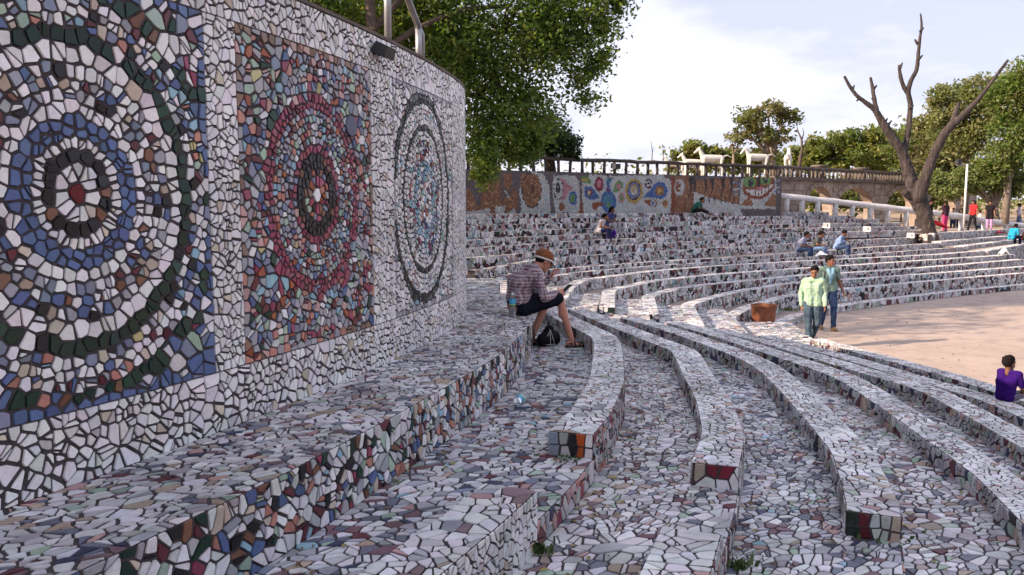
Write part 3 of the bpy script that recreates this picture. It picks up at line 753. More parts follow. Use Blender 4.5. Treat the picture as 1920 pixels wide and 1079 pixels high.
for i, (z, P) in enumerate(FP):
    x0, y0 = P.pos(P.L / 2)
    foot = ARENA_Z if i == 0 else FP[i - 1][0] - 0.14
    t = empty('terrace_step', (float(x0), float(y0), foot), kind='structure')
    lip = 0.30 if i < 6 else 0.20
    sweep(P, [(-lip, foot - 0.3), (-lip, z - .004), (-.004, z - .004), (-.004, foot - 0.3)], 'core', M['grout_floor'], t, step=0.25)
    if i + 1 < len(FP):                                   # floor behind the lip, up to the next riser
        Q = FP[i + 1][1]; n = 70; V = []; F = []; zf = z - 0.14
        for q in np.linspace(0, 1, n):
            a = P.pos(q * P.L, -lip * 0.6); b = Q.pos(q * Q.L, -0.1)
            V.append((a[0], a[1], zf)); V.append((b[0], b[1], zf))
        for j in range(n - 1): F.append((2 * j, 2 * j + 1, 2 * j + 3, 2 * j + 2))
        mesh_obj('floor_bed', V, F, M['concrete'], t)
    m_ = Mosaic()
    half = P.L * 0.62
    pal = lambda x, y, r, h=half, i=i: pick(r, P_FARR if (i < 3 and x < 2.2) or x > h * 1.32 else P_FAR)
    sz = 0.10 if i < 9 else 0.12
    m_.lay(P.L, max(0.12, z - foot), sz, face_map(P, 0.0, 0.0, z), pal, rfar, gap=0.014, thick=0.006, asp=0.9, cut=i < 6, tilt=0.03)
    m_.lay(P.L, lip, 0.10, lambda S, T, H: np.c_[P.pos(S, T - lip)[0], P.pos(S, T - lip)[1], z + H], lambda x, y, r, i=i: pick(r, P_TOP if i < 6 else P_FAR), rfar, gap=0.012, thick=0.005, cut=False)
    if i < 6:                                             # the end face towards the aisle, and the face turned to the wall
        cx, cy = P.pos(0.0); nx, ny = P.pos(0.0, 1.0); nx, ny = nx - cx, ny - cy
        def endm(S, T, H, cx=cx, cy=cy, nx=nx, ny=ny): return np.c_[cx + nx * (S - lip) + ny * (H + .001), cy + ny * (S - lip) - nx * (H + .001), z - T]
        m_.lay(lip, 0.24, 0.10, endm, lambda x, y, r: pick(r, [(60, WHITE), (20, DGREEN), (10, BLACKT), (10, GREYT)]), rfar, gap=0.012)
        def inn(S, T, H):
            x, y = P.pos(S, -lip - H); return np.c_[x, y, z - T]
        m_.lay(min(P.L, 6.0), 0.13, 0.08, inn, lambda x, y, r: pick(r, P_FACE), rfar, gap=0.012, cut=False)
    m_.build(t, M['floor_tile'], cap=120, minpx=90.0)
# paved aisle and the landing at the foot of the far steps
AIS = [(-2.05 + 0.0, 'D'),]
land = empty('aisle_floor', (1.0, 15.0, -1.9), kind='structure')
lev = [('ledge', 'A', -1.60, 17.2), ('A', 'B', -1.75, 17.0), ('B', 'C', -1.93, 16.2), ('C', 'D', -2.06, 15.6), ('D', 'E', -2.21, 15.3), ('E', 'F', -2.36, 15.2), ('F', 'G', -2.49, 16.0)]
lm = Mosaic(); ra = random.Random(77)
for a, b, z, ye in lev:
    xa, xb = EDGE[a][-1], EDGE[b][-1]
    if a == 'ledge': xa = -3.2
    xe = 0.45 if a != 'ledge' else 0.0
    Wd = xb - xa
    def amap(S, T, H, xa=xa, z=z, xe=xe): return np.c_[xa + T + xe * S / 3.0, 14.3 + S, z + H]
    Lg = {'ledge': 3.6, 'A': 3.2, 'B': 3.4, 'C': 3.4, 'D': 3.6, 'E': 4.0, 'F': 2.9}[a]
    q = [(xa, 14.3), (xb, 14.3), (xb + xe * Lg / 3, 14.3 + Lg), (xa + xe * Lg / 3, 14.3 + Lg)]
    V = [(x, y, z) for x, y in q] + [(x, y, z - 0.5) for x, y in q]
    mesh_obj('core', V, [(0, 1, 2, 3), (0, 4, 5, 1), (1, 5, 6, 2), (2, 6, 7, 3), (3, 7, 4, 0)], M['grout_floor'], land)
    lm.lay(Lg, Wd, 0.10, amap, lambda x, y, r: pick(r, P_FLOOR2), ra, gap=0.013, thick=0.005, cut=False)
    lm.lay(Lg, 0.14, 0.09, lambda S, T, H, xb=xb, z=z, xe=xe: np.c_[xb + H + xe * S / 3.0, 14.3 + S, z - T], lambda x, y, r: pick(r, P_FACE), ra, gap=0.012, thick=0.005, cut=False)
# low kerb joining the near and far rims of the arena
lm.build(land, M['floor_tile'], cap=150, minpx=90.0)
rim = Path([(5.62, 14.2), (5.68, 15.4), (5.72, 17.2)], step=0.1)
rt = empty('arena_kerb', (5.6, 15.6, ARENA_Z), 'low tiled kerb corner beside the rusty planter at the arena edge', 'kerb')
sweep(rim, [(-2.2, ARENA_Z - 0.2), (-2.2, -2.606), (-.004, -2.606), (-.004, ARENA_Z - .2)], 'core', M['grout_floor'], rt)
rm_ = Mosaic()
rm_.lay(rim.L, 2.2, 0.10, lambda S, T, H: np.c_[rim.pos(S, T - 2.2)[0], rim.pos(S, T - 2.2)[1], -2.602 + H], lambda x, y, r: pick(r, P_TOP), ra, gap=0.012, thick=0.005, cut=False)
rm_.lay(rim.L, 0.145, 0.08, face_map(rim, 0, 0, -2.602), lambda x, y, r: pick(r, P_FACEC), ra, gap=0.012, thick=0.005, cut=False)
rm_.build(rt, M['floor_tile'], cap=100, minpx=90.0)
# the four tall rows beyond the dead tree, and the paved strip behind them
MR = [(-1.25, gd(1754, 37.9), gd(1862, 43.2), gd(1935, 46)), (-1.56, gd(1768, 35.8), gd(1898, 43.0), gd(1960, 46)), (-1.70, gd(1812, 34.5), gd(1912, 41.5), gd(1990, 46)), (-1.80, at(1852, 471, -1.80), at(1930, 457, -1.80), at(2010, 444, -1.80))]
back = None
for z, a, b, c in MR:
    P = Path([a, b, c], step=0.2)
    x0, y0 = P.pos(P.L / 2); t = empty('terrace_step', (float(x0), float(y0), z - 0.7), kind='structure')
    sweep(P, [(-.4, z - 1.0), (-.4, z - .004), (-.004, z - .004), (-.004, z - 1.0)], 'core', M['grout_floor'], t, step=0.4)
    m_ = Mosaic()
    cx, cy = P.pos(0.0); nx, ny = P.pos(0.0, 1.0); nx, ny = nx - cx, ny - cy
    m_.lay(.4, .75, 0.11, lambda S, T, H, cx=cx, cy=cy, nx=nx, ny=ny, z=z: np.c_[cx + nx * (S - .4) + ny * (H + .001), cy + ny * (S - .4) - nx * (H + .001), z - T], lambda x, y, r: pick(r, P_FARR), rfar, gap=0.014, cut=False)
    m_.lay(P.L, 0.75, 0.11, face_map(P, 0, 0, z), lambda x, y, r: pick(r, P_FARR), rfar, gap=0.014, cut=False)
    m_.lay(P.L, 0.4, 0.11, lambda S, T, H, P=P, z=z: np.c_[P.pos(S, T - .4)[0], P.pos(S, T - .4)[1], z + H], lambda x, y, r: pick(r, P_TOP), rfar, gap=0.012, thick=0.005, cut=False)
    m_.build(t, M['floor_tile'], cap=0)
    n = 24; V = []; F = []                                  # floor behind the row, back to the row above
    for q in np.linspace(0, 1, n):
        p0 = P.pos(q * P.L, -.2); p1 = back.pos(q * back.L, -.1) if back else P.pos(q * P.L, -7.0); V += [(p0[0], p0[1], z - .06), (p1[0], p1[1], z - .06)]
    for j in range(n - 1): F.append((2 * j, 2 * j + 1, 2 * j + 3, 2 * j + 2))
    mesh_obj('floor_bed', V, F, M['concrete'], t); back = P

# ================================================================== MURAL WALL
MP = Path([MUR_A, MUR_B], step=0.5); MUR_Z0, MUR_H = -0.45, 1.84
mural = empty('mural_wall', (5.6, 34.5, MUR_Z0), 'long mosaic mural wall with peacock, sun wheels and a grinning striped tiger', 'wall')
sweep(MP, [(0, MUR_Z0 - 0.5), (0, MUR_Z0 + MUR_H), (-.4, MUR_Z0 + MUR_H), (-.4, MUR_Z0 - .5)], 'core', M['grout_dark'], mural)
MDX, MDY = (MUR_B[0] - MUR_A[0]) / MP.L, (MUR_B[1] - MUR_A[1]) / MP.L
def mu(px, py):
    """mural coordinates (along, height above the base) of a spot measured on the photograph"""
    k = (px - 960) / FPX / 1.005
    s = (k * MUR_A[1] - MUR_A[0]) / (MDX - k * MDY)
    d = MUR_A[1] + MDY * s
    return s, atd(px, py, d).z - MUR_Z0
class Motif:
    def __init__(s): s.items = []
    def ell(s, px, py, rx, ry, pal, rot=0.0):
        a = mu(px, py); b = mu(px + rx, py); c_ = mu(px, py - ry); s.items.append(('e', a, b[0] - a[0], c_[1] - a[1], pal))
    def poly(s, pts, pal): s.items.append(('p', [mu(*p) for p in pts], pal))
    def colour(s, x, y):
        for it in reversed(s.items):
            if it[0] == 'e':
                if ((x - it[1][0]) / it[2]) ** 2 + ((y - it[1][1]) / it[3]) ** 2 <= 1: return it[4]
            else:
                P = it[1]; ins = False; j = len(P) - 1
                for i in range(len(P)):
                    if (P[i][1] > y) != (P[j][1] > y) and x < (P[j][0] - P[i][0]) * (y - P[i][1]) / (P[j][1] - P[i][1]) + P[i][0]: ins = not ins
                    j = i
                if ins: return it[2]
        return None
mo = Motif()
m_w = [(60, (0.50, 0.52, 0.52)), (20, (0.40, 0.44, 0.46)), (15, (0.56, 0.52, 0.48)), (5, SKYB)]
m_or = [(40, (0.27, 0.125, 0.068)), (30, (0.20, 0.09, 0.055)), (20, (0.40, 0.24, 0.13)), (10, BROWN)]
m_dk = [(1, (0.045, 0.040, 0.045))]; m_gr = [(60, (0.12, 0.10, 0.11)), (40, (0.15, 0.13, 0.14))]
m_pk = [(1, (0.46, 0.22, 0.26))]; m_bl = [(60, (0.05, 0.11, 0.32)), (40, (0.08, 0.18, 0.38))]; m_rd = [(1, (0.20, 0.03, 0.06))]
m_gn = [(60, (0.12, 0.26, 0.08)), (40, (0.18, 0.32, 0.13))]; m_ye = [(60, (0.46, 0.34, 0.10)), (40, (0.40, 0.27, 0.08))]; m_tq = [(50, (0.07, 0.26, 0.32)), (50, (0.08, 0.17, 0.36))]
m_br = [(1, (0.24, 0.075, 0.04))]; m_cr = [(1, (0.52, 0.48, 0.36))]
mo.poly([(862, 316), (1470, 322), (1470, 400), (862, 410)], m_gr)
# flame shapes on the left
mo.poly([(874, 404), (874, 352), (884, 360), (893, 384), (900, 388), (905, 345), (917, 338), (928, 340), (934, 330), (940, 356), (936, 404)], m_or)
mo.poly([(944, 324), (958, 326), (961, 345), (952, 358), (944, 350)], m_or)
mo.poly([(938, 386), (944, 372), (956, 365), (962, 352), (970, 362), (972, 392), (950, 398)], m_or)
mo.poly([(874, 398), (905, 394), (919, 390), (920, 406), (874, 410)], m_w); mo.poly([(928, 386), (944, 388), (950, 384), (944, 402), (928, 404)], m_w); mo.poly([(948, 402), (966, 390), (968, 402)], m_w)
mo.poly([(944, 352), (950, 360), (957, 372), (954, 374)], m_w)
# shell oval on a white crescent
mo.ell(1003, 362, 28, 40, m_w); mo.poly([(975, 360), (1031, 360), (1032, 402), (977, 402)], m_w)
mo.poly([(976, 326), (1002, 326), (984, 345), (977, 362)], m_or)
mo.ell(997, 358, 18.5, 33, m_dk); mo.ell(997, 357, 17, 31.5, m_or); mo.ell(998, 353, 12, 20, [(1, (0.20, 0.08, 0.04))]); mo.ell(998, 353, 10.5, 18, m_or); mo.ell(999, 354, 4, 9, [(1, (0.12, 0.05, 0.03))])
# eye panel
mo.poly([(1036, 340), (1040, 330), (1062, 328), (1080, 331), (1086, 342), (1088, 400), (1042, 400), (1036, 370)], m_w)
mo.poly([(1046, 334), (1058, 337), (1064, 347), (1076, 350), (1066, 362), (1058, 373), (1050, 376)], m_pk)
mo.ell(1047, 355, 9, 20, m_dk); mo.ell(1047, 355, 8, 18.8, m_w); mo.ell(1046, 353, 4, 10, m_dk); mo.ell(1045, 350, 1.6, 3.5, m_cr)
mo.ell(1074, 372, 8, 13, m_bl); mo.ell(1073, 372, 4.6, 8.5, m_gn); mo.ell(1053, 388, 5.2, 8, m_br); mo.ell(1053, 388, 3.2, 5, m_or); mo.ell(1053, 388, 1.5, 2.4, m_br)
mo.poly([(1084, 402), (1091, 376), (1098, 402)], m_br)
# peacock panel
mo.poly([(1091, 345), (1100, 331), (1120, 328), (1150, 330), (1240, 329), (1258, 340), (1262, 362), (1262, 404), (1096, 404), (1091, 372)], m_w)
mo.poly([(1090, 331), (1100, 330), (1107, 338), (1107, 347), (1096, 343), (1090, 340)], m_gn); mo.ell(1096, 337, 5, 3.6, m_ye)
mo.ell(1123, 346, 8.4, 13.5, m_rd); mo.ell(1123, 345, 6, 9.5, [(1, (0.34, 0.06, 0.09))]); mo.ell(1123, 345, 3.6, 6.5, m_pk)
mo.poly([(1095, 354), (1102, 350), (1110, 352), (1118, 362), (1124, 372), (1112, 375), (1100, 373), (1095, 364)], m_bl); mo.ell(1105, 362, 6, 6.8, m_rd); mo.ell(1104, 362, 3, 4.2, m_cr)
mo.poly([(1137, 342), (1142, 342), (1144, 356), (1147, 362), (1134, 362), (1138, 352)], m_bl); mo.poly([(1137, 354), (1142, 354), (1144, 361), (1136, 361)], m_rd)
mo.ell(1141, 339, 5, 4.5, m_tq); mo.ell(1139, 339, 1.3, 1.3, m_dk)
for a_ in ((1134, 331), (1138, 329), (1145, 330), (1149, 334)): mo.poly([(1140, 337), (a_[0] - .8, a_[1]), (a_[0] + .8, a_[1]), (1142, 337)], m_dk)
mo.ell(1141, 379, 14.5, 20, m_bl); mo.ell(1141, 377, 9, 13, m_tq); mo.ell(1141, 384, 4, 4, m_gn)
mo.poly([(1148, 362), (1152, 348), (1160, 339), (1167, 342), (1168, 352), (1161, 359)], m_gn); mo.ell(1160, 350, 4.4, 6, m_pk)
mo.ell(1165, 372, 6.2, 10.5, m_pk); mo.ell(1165, 371, 3.2, 6.5, m_gn)
mo.ell(1188, 359, 16.5, 23, m_ye); mo.ell(1188, 358, 12.5, 17.5, m_dk); mo.ell(1188, 358, 11.2, 15.8, [(1, (0.16, 0.19, 0.34))]); mo.ell(1188, 357, 7, 10, m_ye); mo.ell(1188, 358, 5.2, 7.5, m_w); mo.ell(1187, 357, 2.6, 4.4, m_ye)
mo.ell(1215, 345, 6.8, 9.2, [(1, (0.08, 0.02, 0.05))]); mo.ell(1215, 345, 4.6, 6.2, m_w); mo.ell(1215, 345, 2.3, 3.2, m_dk)
mo.poly([(1204, 372), (1219, 355), (1230, 343), (1242, 341), (1250, 350), (1250, 366), (1240, 374), (1224, 372), (1212, 370)], m_bl); mo.ell(1236, 358, 9, 9.5, m_or); mo.ell(1235, 358, 4, 4.5, m_ye)
mo.poly([(1209, 376), (1226, 374), (1232, 381), (1230, 389), (1222, 388), (1209, 381)], m_br); mo.ell(1224, 382, 5, 6, m_w); mo.ell(1224, 382, 2.6, 3.4, m_bl)
mo.ell(1247, 382, 5.8, 7.2, m_ye); mo.ell(1247, 382, 4, 5, m_or); mo.poly([(1111, 381), (1126, 379), (1134, 383), (1124, 387), (1118, 394), (1110, 392)], m_br)
# striped tiger
mo.poly([(1257, 334), (1262, 332), (1266, 345), (1266, 400), (1258, 400), (1258, 350)], m_br)
mo.poly([(1262, 332), (1300, 331), (1380, 335), (1388, 398), (1264, 400), (1266, 350)], m_or)
mo.ell(1273, 352, 10, 15, m_w); mo.ell(1272, 350, 7, 10, m_br); mo.ell(1274, 348, 5.4, 7.6, m_w); mo.ell(1273, 348, 2.6, 4, m_br)
for sx in (1290, 1297, 1318, 1330, 1350, 1366):
    mo.poly([(sx, 331), (sx + 8, 332), (sx + 7, 352), (sx + 1, 372), (sx + 3, 352)], m_dk)
mo.poly([(1300, 360), (1330, 371), (1370, 382), (1388, 384), (1388, 400), (1302, 400)], m_w)
for sx in (1318, 1328, 1338, 1350, 1358, 1366, 1374): mo.poly([(sx, 368), (sx + 2.4, 368), (sx + 3, 379), (sx + 1, 380)], m_dk)
mo.poly([(1300, 331), (1384, 330), (1384, 338), (1368, 333), (1300, 339)], m_gr)
# tiger's face
mo.poly([(1388, 340), (1396, 331), (1420, 334), (1446, 329), (1454, 336), (1454, 392), (1386, 392)], m_w)
mo.poly([(1390, 350), (1396, 332), (1418, 331), (1448, 330), (1452, 342), (1450, 352), (1440, 366), (1424, 375), (1408, 372), (1394, 364)], m_br)
mo.poly([(1387, 386), (1404, 368), (1414, 386)], m_or); mo.poly([(1432, 386), (1448, 362), (1454, 366), (1454, 388)], m_or)
mo.ell(1404, 342, 13, 10, m_gn); mo.ell(1433, 338, 11, 9.5, m_gn); mo.ell(1406, 343, 4.6, 8, m_dk); mo.ell(1434, 338, 4.2, 7.5, m_dk); mo.ell(1407, 340, 1.4, 2, m_w); mo.ell(1435, 336, 1.4, 2, m_w)
mo.poly([(1418, 330), (1424, 330), (1424, 350), (1419, 350)], m_dk)
mo.poly([(1396, 355), (1412, 357), (1424, 357), (1436, 352), (1446, 345), (1448, 349), (1436, 362), (1422, 369), (1408, 366), (1398, 359)], [(1, (0.62, 0.60, 0.58))])
for tx in (1403, 1409, 1415, 1421, 1427, 1433, 1439): mo.poly([(tx, 354 if tx < 1425 else 349), (tx + .9, 354 if tx < 1425 else 349), (tx + 1, 368), (tx + .1, 368)], m_dk)
mo.ell(1424, 354, 6, 3.6, m_pk)
for y0_, y1_, xa_, xb_ in ((347, 342, 1389, 1373), (354, 356, 1390, 1374), (361, 366, 1391, 1374), (345, 338, 1449, 1461), (352, 350, 1450, 1462), (358, 362, 1449, 1461)):
    mo.poly([(xa_, y0_ - 1.5), (xa_, y0_ + 1.5), (xb_, y1_ + 2.2), (xb_, y1_ - 2.2)], [(50, (0.40, 0.46, 0.55)), (50, (0.12, 0.14, 0.20))])
MM = Mosaic(); rmu = random.Random(9)
def mcol(x, y, r):
    p = mo.colour(x, y); return pick(r, p if p else m_gr)
MM.lay(MP.L, MUR_H - 0.02, 0.052, face_map(MP, 0, 0.0, MUR_Z0 + MUR_H - 0.01), lambda x, y, r: mcol(x, MUR_H - 0.01 - y, r), rmu, gap=0.005, thick=0.004, cut=False)
MM.build(mural, M['mural_tile'], cap=0)
embankment([(-9, 25.6), MUR_A, MUR_B], MUR_Z0 + MUR_H - 0.06, 9, 'embankment')

# log fence on top of the mural wall
lf = empty('log_fence', (5.6, 34.6, MUR_Z0 + MUR_H), 'dark log fence with many short posts along the top of the mural wall', 'fence')
FZ = MUR_Z0 + MUR_H
rr_ = random.Random(4); q = MB(); ps = []
for u in np.linspace(0.2, MP.L - 0.1, 40):
    x, y = MP.pos(u, -0.2); ps.append((float(x), float(y), FZ + 0.52 + rr_.uniform(-.02, .02)))
q.tube(ps, [0.075 + rr_.uniform(-.012, .016) for _ in ps], 8); q.build('rail', M['log'], lf, smooth=True)
for u in np.arange(0.35, MP.L, 0.58):
    x, y = MP.pos(u + rr_.uniform(-.04, .04), -0.2); q = MB(); a = rr_.uniform(-.03, .03)
    q.tube([(x, y, FZ - .1), (x + a * .5, y, FZ + .22), (x + a, y, FZ + .5)], [rr_.uniform(.06, .085), .062, rr_.uniform(.06, .075)], 7); q.build('post', M['log'], lf, smooth=True)
# small square lamp box hung on the fence
x, y = MP.pos(mu(1152, 315)[0], 0.02)

# white log railing stepping down the edge of the seats
RAILP = [(1461, 368, 40.4), (1567, 379, 41.5), (1636, 387, 42.3), (1714, 395.5, 43), (1750, 400, 43.5), (1803, 406.6, 44.5), (1873, 418, 46), (1922, 425, 47), (2010, 440, 48.5)]
rp = [atd(*p) for p in RAILP]
wr = empty('white_railing', (rp[3].x, rp[3].y, rp[3].z - 0.8), 'thick white log railing on stubby posts sloping down past the dead tree', 'railing')
q = MB(); dense = []
for a, b in zip(rp[:-1], rp[1:]):
    for k in range(6): dense.append(a.lerp(b, k / 6))
dense.append(rp[-1])
q.tube(dense, [0.165 + rr_.uniform(-.015, .015) for _ in dense], 10); q.build('rail', M['white_paint'], wr, smooth=True)
for px in (1475, 1503, 1533, 1567, 1598, 1632, 1665, 1700, 1738, 1772, 1803, 1845, 1885, 1925):
    t = np.interp(px, [p[0] for p in RAILP], range(len(RAILP))); i = min(int(t), len(rp) - 2); c = rp[i].lerp(rp[i + 1], t - i)
    q = MB(); q.tube([(c.x, c.y, c.z - 1.0), (c.x, c.y, c.z - .5), (c.x, c.y, c.z - .05)], [0.15, 0.125, 0.14], 10); q.build('post', M['white_paint'], wr, smooth=True)

# pipe handrail on the near wall
pr = empty('pipe_handrail', (float(WP.pos(wall_s(767))[0]), 6.7, WALL_TOP), 'grey steel pipe handrail with sloped end on top of the mosaic wall', 'handrail')
posts = [(wall_s(820), 0.36), (wall_s(766), 0.86), (WP.at_y(5.28), 0.90), (WP.at_y(3.95), 0.90), (WP.at_y(2.6), 0.9), (WP.at_y(1.2), 0.9), (WP.at_y(-0.3), 0.9)]
tops = []
for s_, h_ in posts:
    x, y = WP.pos(s_, -0.16); q = MB(); q.tube([(x, y, WALL_TOP), (x, y, WALL_TOP + h_)], 0.030, 12); q.build('post', M['metal'], pr, smooth=True)
    q = MB(); q.tube([(x, y, WALL_TOP + .028), (x, y, WALL_TOP + 0.04)], 0.06, 12); q.build('base_flange', M['metal'], pr); tops.append(Vector((x, y, WALL_TOP + h_)))
q = MB(); q.tube(tops, 0.031, 12); q.build('rail', M['metal'], pr, smooth=True)
q = MB(); q.tube([tops[0] + Vector((0.02, .03, -.02)), tops[0] + Vector((0.035, .05, -.05)), tops[0] + Vector((0.035, .05, -.36))], 0.014, 8); q.build('conduit', M['metal'], pr, smooth=True)

# black flood lamp on the wall
s_ = wall_s(707); x, y = WP.pos(s_, 0.0); nx, ny = WP.pos(s_, 1.0); nx, ny = nx - x, ny - y
fl = empty('flood_lamp', (float(x + nx * .06), float(y + ny * .06), 1.14), 'small black flood lamp fixed near the top of the medallion wall', 'lamp')
ang = math.atan2(ny, nx)
q = MB(); q.box((x + nx * .075, y + ny * .075, 1.145), (0.13, 0.17, 0.085), ang, 0.8, rot=Matrix.Rotation(ang, 3, 'Z') @ Matrix.Rotation(0.45, 3, 'Y')); q.build('housing', M['black'], fl)
q = MB(); q.box((x + nx * .02, y + ny * .02, 1.15), (0.05, 0.05, 0.05), ang); q.build('bracket', M['black'], fl)

# ================================================================== STONE BRIDGE
BA, BB = Vector((13.6, 42.0, 0)), Vector((33.5, 58.0, 0)); BD = (BB - BA).normalized(); BN = Vector((BD.y, -BD.x, 0)); BLEN = (BB - BA).length
bridge = empty('stone_bridge', (BA.x, BA.y, -1.3), 'buff stone bridge with round arches and a balustrade behind the white railing', 'bridge')
DECK = 1.42
def bpt(u, z, off=0.0): p = BA + BD * u + BN * off; return Vector((p.x, p.y, z))
def bu(px):
    k = (px - 960) / FPX / 1.005; return (k * BA.y - BA.x) / (BD.x - k * BD.y)
ARCH = [(bu(1509), bu(1560)), (bu(1568), bu(1637)), (bu(1661), bu(1716)), (bu(1738), bu(1790))]
TH = 0.6
# spandrel wall built as pieces between and over the arches
def wall_piece(pts, name):
    q = MB(); n = len(pts); V = [bpt(u, z, 0) for u, z in pts] + [bpt(u, z, -TH) for u, z in pts]
    q.add(V, [tuple(range(n)), tuple(range(2 * n - 1, n - 1, -1))] + [(i, i + n, (i + 1) % n + n, (i + 1) % n) for i in range(n)]); return q.build(name, M['stone'], bridge)
BASEZ = -1.6; prev = 0.0
for a, b in ARCH:
    wall_piece([(prev, BASEZ), (a, BASEZ), (a, DECK), (prev, DECK)], 'pier')
    c, r_ = (a + b) / 2, (b - a) / 2; rise = min(r_ * 0.95, 1.25); zs = 1.10 - rise
    for k in range(8):
        t0, t1 = math.pi * (1 - k / 8), math.pi * (1 - (k + 1) / 8)
        u0, z0, u1, z1 = c + r_ * math.cos(t0), zs + rise * math.sin(t0), c + r_ * math.cos(t1), zs + rise * math.sin(t1)
        wall_piece([(u0, z0), (u1, z1), (u1, DECK), (u0, DECK)], 'spandrel')
    for k in range(11):                                # voussoirs standing proud round the arch
        t0, t1 = math.pi * (1 - (k + .06) / 11), math.pi * (1 - (k + .94) / 11); q = MB(); V = []
        for off in (0.06, -0.1):
            for t, e in ((t0, 1.005), (t1, 1.005), (t1, 1.22), (t0, 1.22)):
                V.append(bpt(c + r_ * e * math.cos(t), zs + rise * e * math.sin(t), off))
        q.add(V, [(0, 1, 2, 3), (7, 6, 5, 4), (0, 4, 5, 1), (1, 5, 6, 2), (2, 6, 7, 3), (3, 7, 4, 0)]); q.build('arch_stone', M['stone'], bridge)
    prev = b
wall_piece([(prev, BASEZ), (BLEN, BASEZ), (BLEN, DECK), (prev, DECK)], 'pier')
rb_ = random.Random(31)
for (a0, b0) in [(0.2, ARCH[0][0]), (ARCH[0][1], ARCH[1][0]), (ARCH[1][1], ARCH[2][0]), (ARCH[2][1], ARCH[3][0])]:   # rough blocks facing the piers
    if b0 - a0 < 0.25: continue
    z = BASEZ + 0.8
    while z < DECK - 0.3:
        h_ = rb_.uniform(.26, .40); u = a0 + .03
        while u < b0 - 0.12:
            l_ = min(rb_.uniform(.35, .65), b0 - .03 - u); q = MB(); dpt = rb_.uniform(.03, .09)
            V = [bpt(uu, zz, off) for off in (dpt, -0.05) for uu, zz in ((u, z), (u + l_ - .03, z), (u + l_ - .03, z + h_ - .03), (u, z + h_ - .03))]
            q.add(V, [(0, 1, 2, 3), (7, 6, 5, 4), (0, 4, 5, 1), (1, 5, 6, 2), (2, 6, 7, 3), (3, 7, 4, 0)]); q.build('stone_block', M['stone'], bridge); u += l_
        z += h_
q = MB(); V = [bpt(u, z, off) for u in (0, BLEN) for off, z in ((0.22, DECK), (0.22, DECK + .16), (-TH - .2, DECK + .16), (-TH - .2, DECK))]
q.add(V, [(0, 1, 2, 3), (7, 6, 5, 4), (0, 4, 5, 1), (1, 5, 6, 2), (2, 6, 7, 3), (3, 7, 4, 0)]); q.build('deck', M['stone_dark'], bridge)
for off in (0.08, -TH - 0.05):
    q = MB(); q.tube([bpt(u, DECK + 0.66 + rb_.uniform(-.015, .015), off) for u in np.linspace(0.1, BLEN, 24)], 0.085, 6); q.build('handrail', M['stone_dark'], bridge)
    for i, u in enumerate(np.arange(0.3, BLEN, 0.42)):
        q = MB(); q.tube([bpt(u, DECK + .16, off), bpt(u, DECK + .42, off), bpt(u, DECK + .62, off)], [.07, .055, .07], 6); q.build('baluster', M['stone_dark'], bridge, smooth=True)
for px in (1560, 1638):
    u = bu(px); q = MB(); c = bpt(u, DECK + .16, -0.9); q.lathe(c, [(0.0, .80), (.44, .80), (.47, .72), (.42, .64), (.42, 0.0)], 14); q.build('round_pillar', M['stone_dark'], bridge, smooth=False)

# ================================================================== TREES
def leaf_cloud(clusters, leaf, per, spread, pal, rng, flat=0.75):
    n = sum(per for _ in clusters); C = np.repeat(np.array([c[:3] for c in clusters]), per, axis=0); s_ = np.repeat(np.array([c[3] for c in clusters]), per)
    P = C + np.clip(rng.normal(0, 1, (n, 3)), -1.7, 1.7) * (s_ * spread)[:, None] * np.array([1, 1, flat])
    N = rng.normal(0, 1, (n, 3)); N[:, 2] = np.abs(N[:, 2]) + 0.35; N /= np.linalg.norm(N, axis=1)[:, None]
    A = np.cross(N, rng.normal(0, 1, (n, 3))); A /= np.linalg.norm(A, axis=1)[:, None] + 1e-9; B = np.cross(N, A)
    l_ = (leaf * rng.uniform(0.6, 1.3, n))[:, None]; A = A * l_; B = B * l_ * 0.55
    V = np.empty((n, 4, 3)); V[:, 0] = P - A; V[:, 1] = P + B - N * l_ * .12; V[:, 2] = P + A; V[:, 3] = P - B - N * l_ * .12
    pal = np.array(pal); k = rng.randint(0, len(pal), len(clusters)); col = pal[np.repeat(k, per)] * rng.uniform(.75, 1.25, (n, 1)) * rng.uniform(.93, 1.07, (n, 3))
    return V.reshape(-1, 3), np.c_[col, np.ones(n)]
def quads_obj(name, V, col, mat, parent):
    n = len(V) // 4; me = bpy.data.meshes.new(name); me.vertices.add(4 * n); me.vertices.foreach_set('co', (V - np.array(parent.location)).astype(np.float32).ravel())
    me.loops.add(4 * n); me.loops.foreach_set('vertex_index', np.arange(4 * n, dtype=np.int32)); me.polygons.add(n)
    me.polygons.foreach_set('loop_start', np.arange(0, 4 * n, 4, dtype=np.int32)); me.polygons.foreach_set('loop_total', np.full(n, 4, dtype=np.int32))
    a_ = me.attributes.new('tint', 'FLOAT_COLOR', 'FACE'); a_.data.foreach_set('color', col.astype(np.float32).ravel()); me.materials.append(mat); me.update(calc_edges=True); me.validate()
    o = link(bpy.data.objects.new(name, me)); o.parent = parent; return o
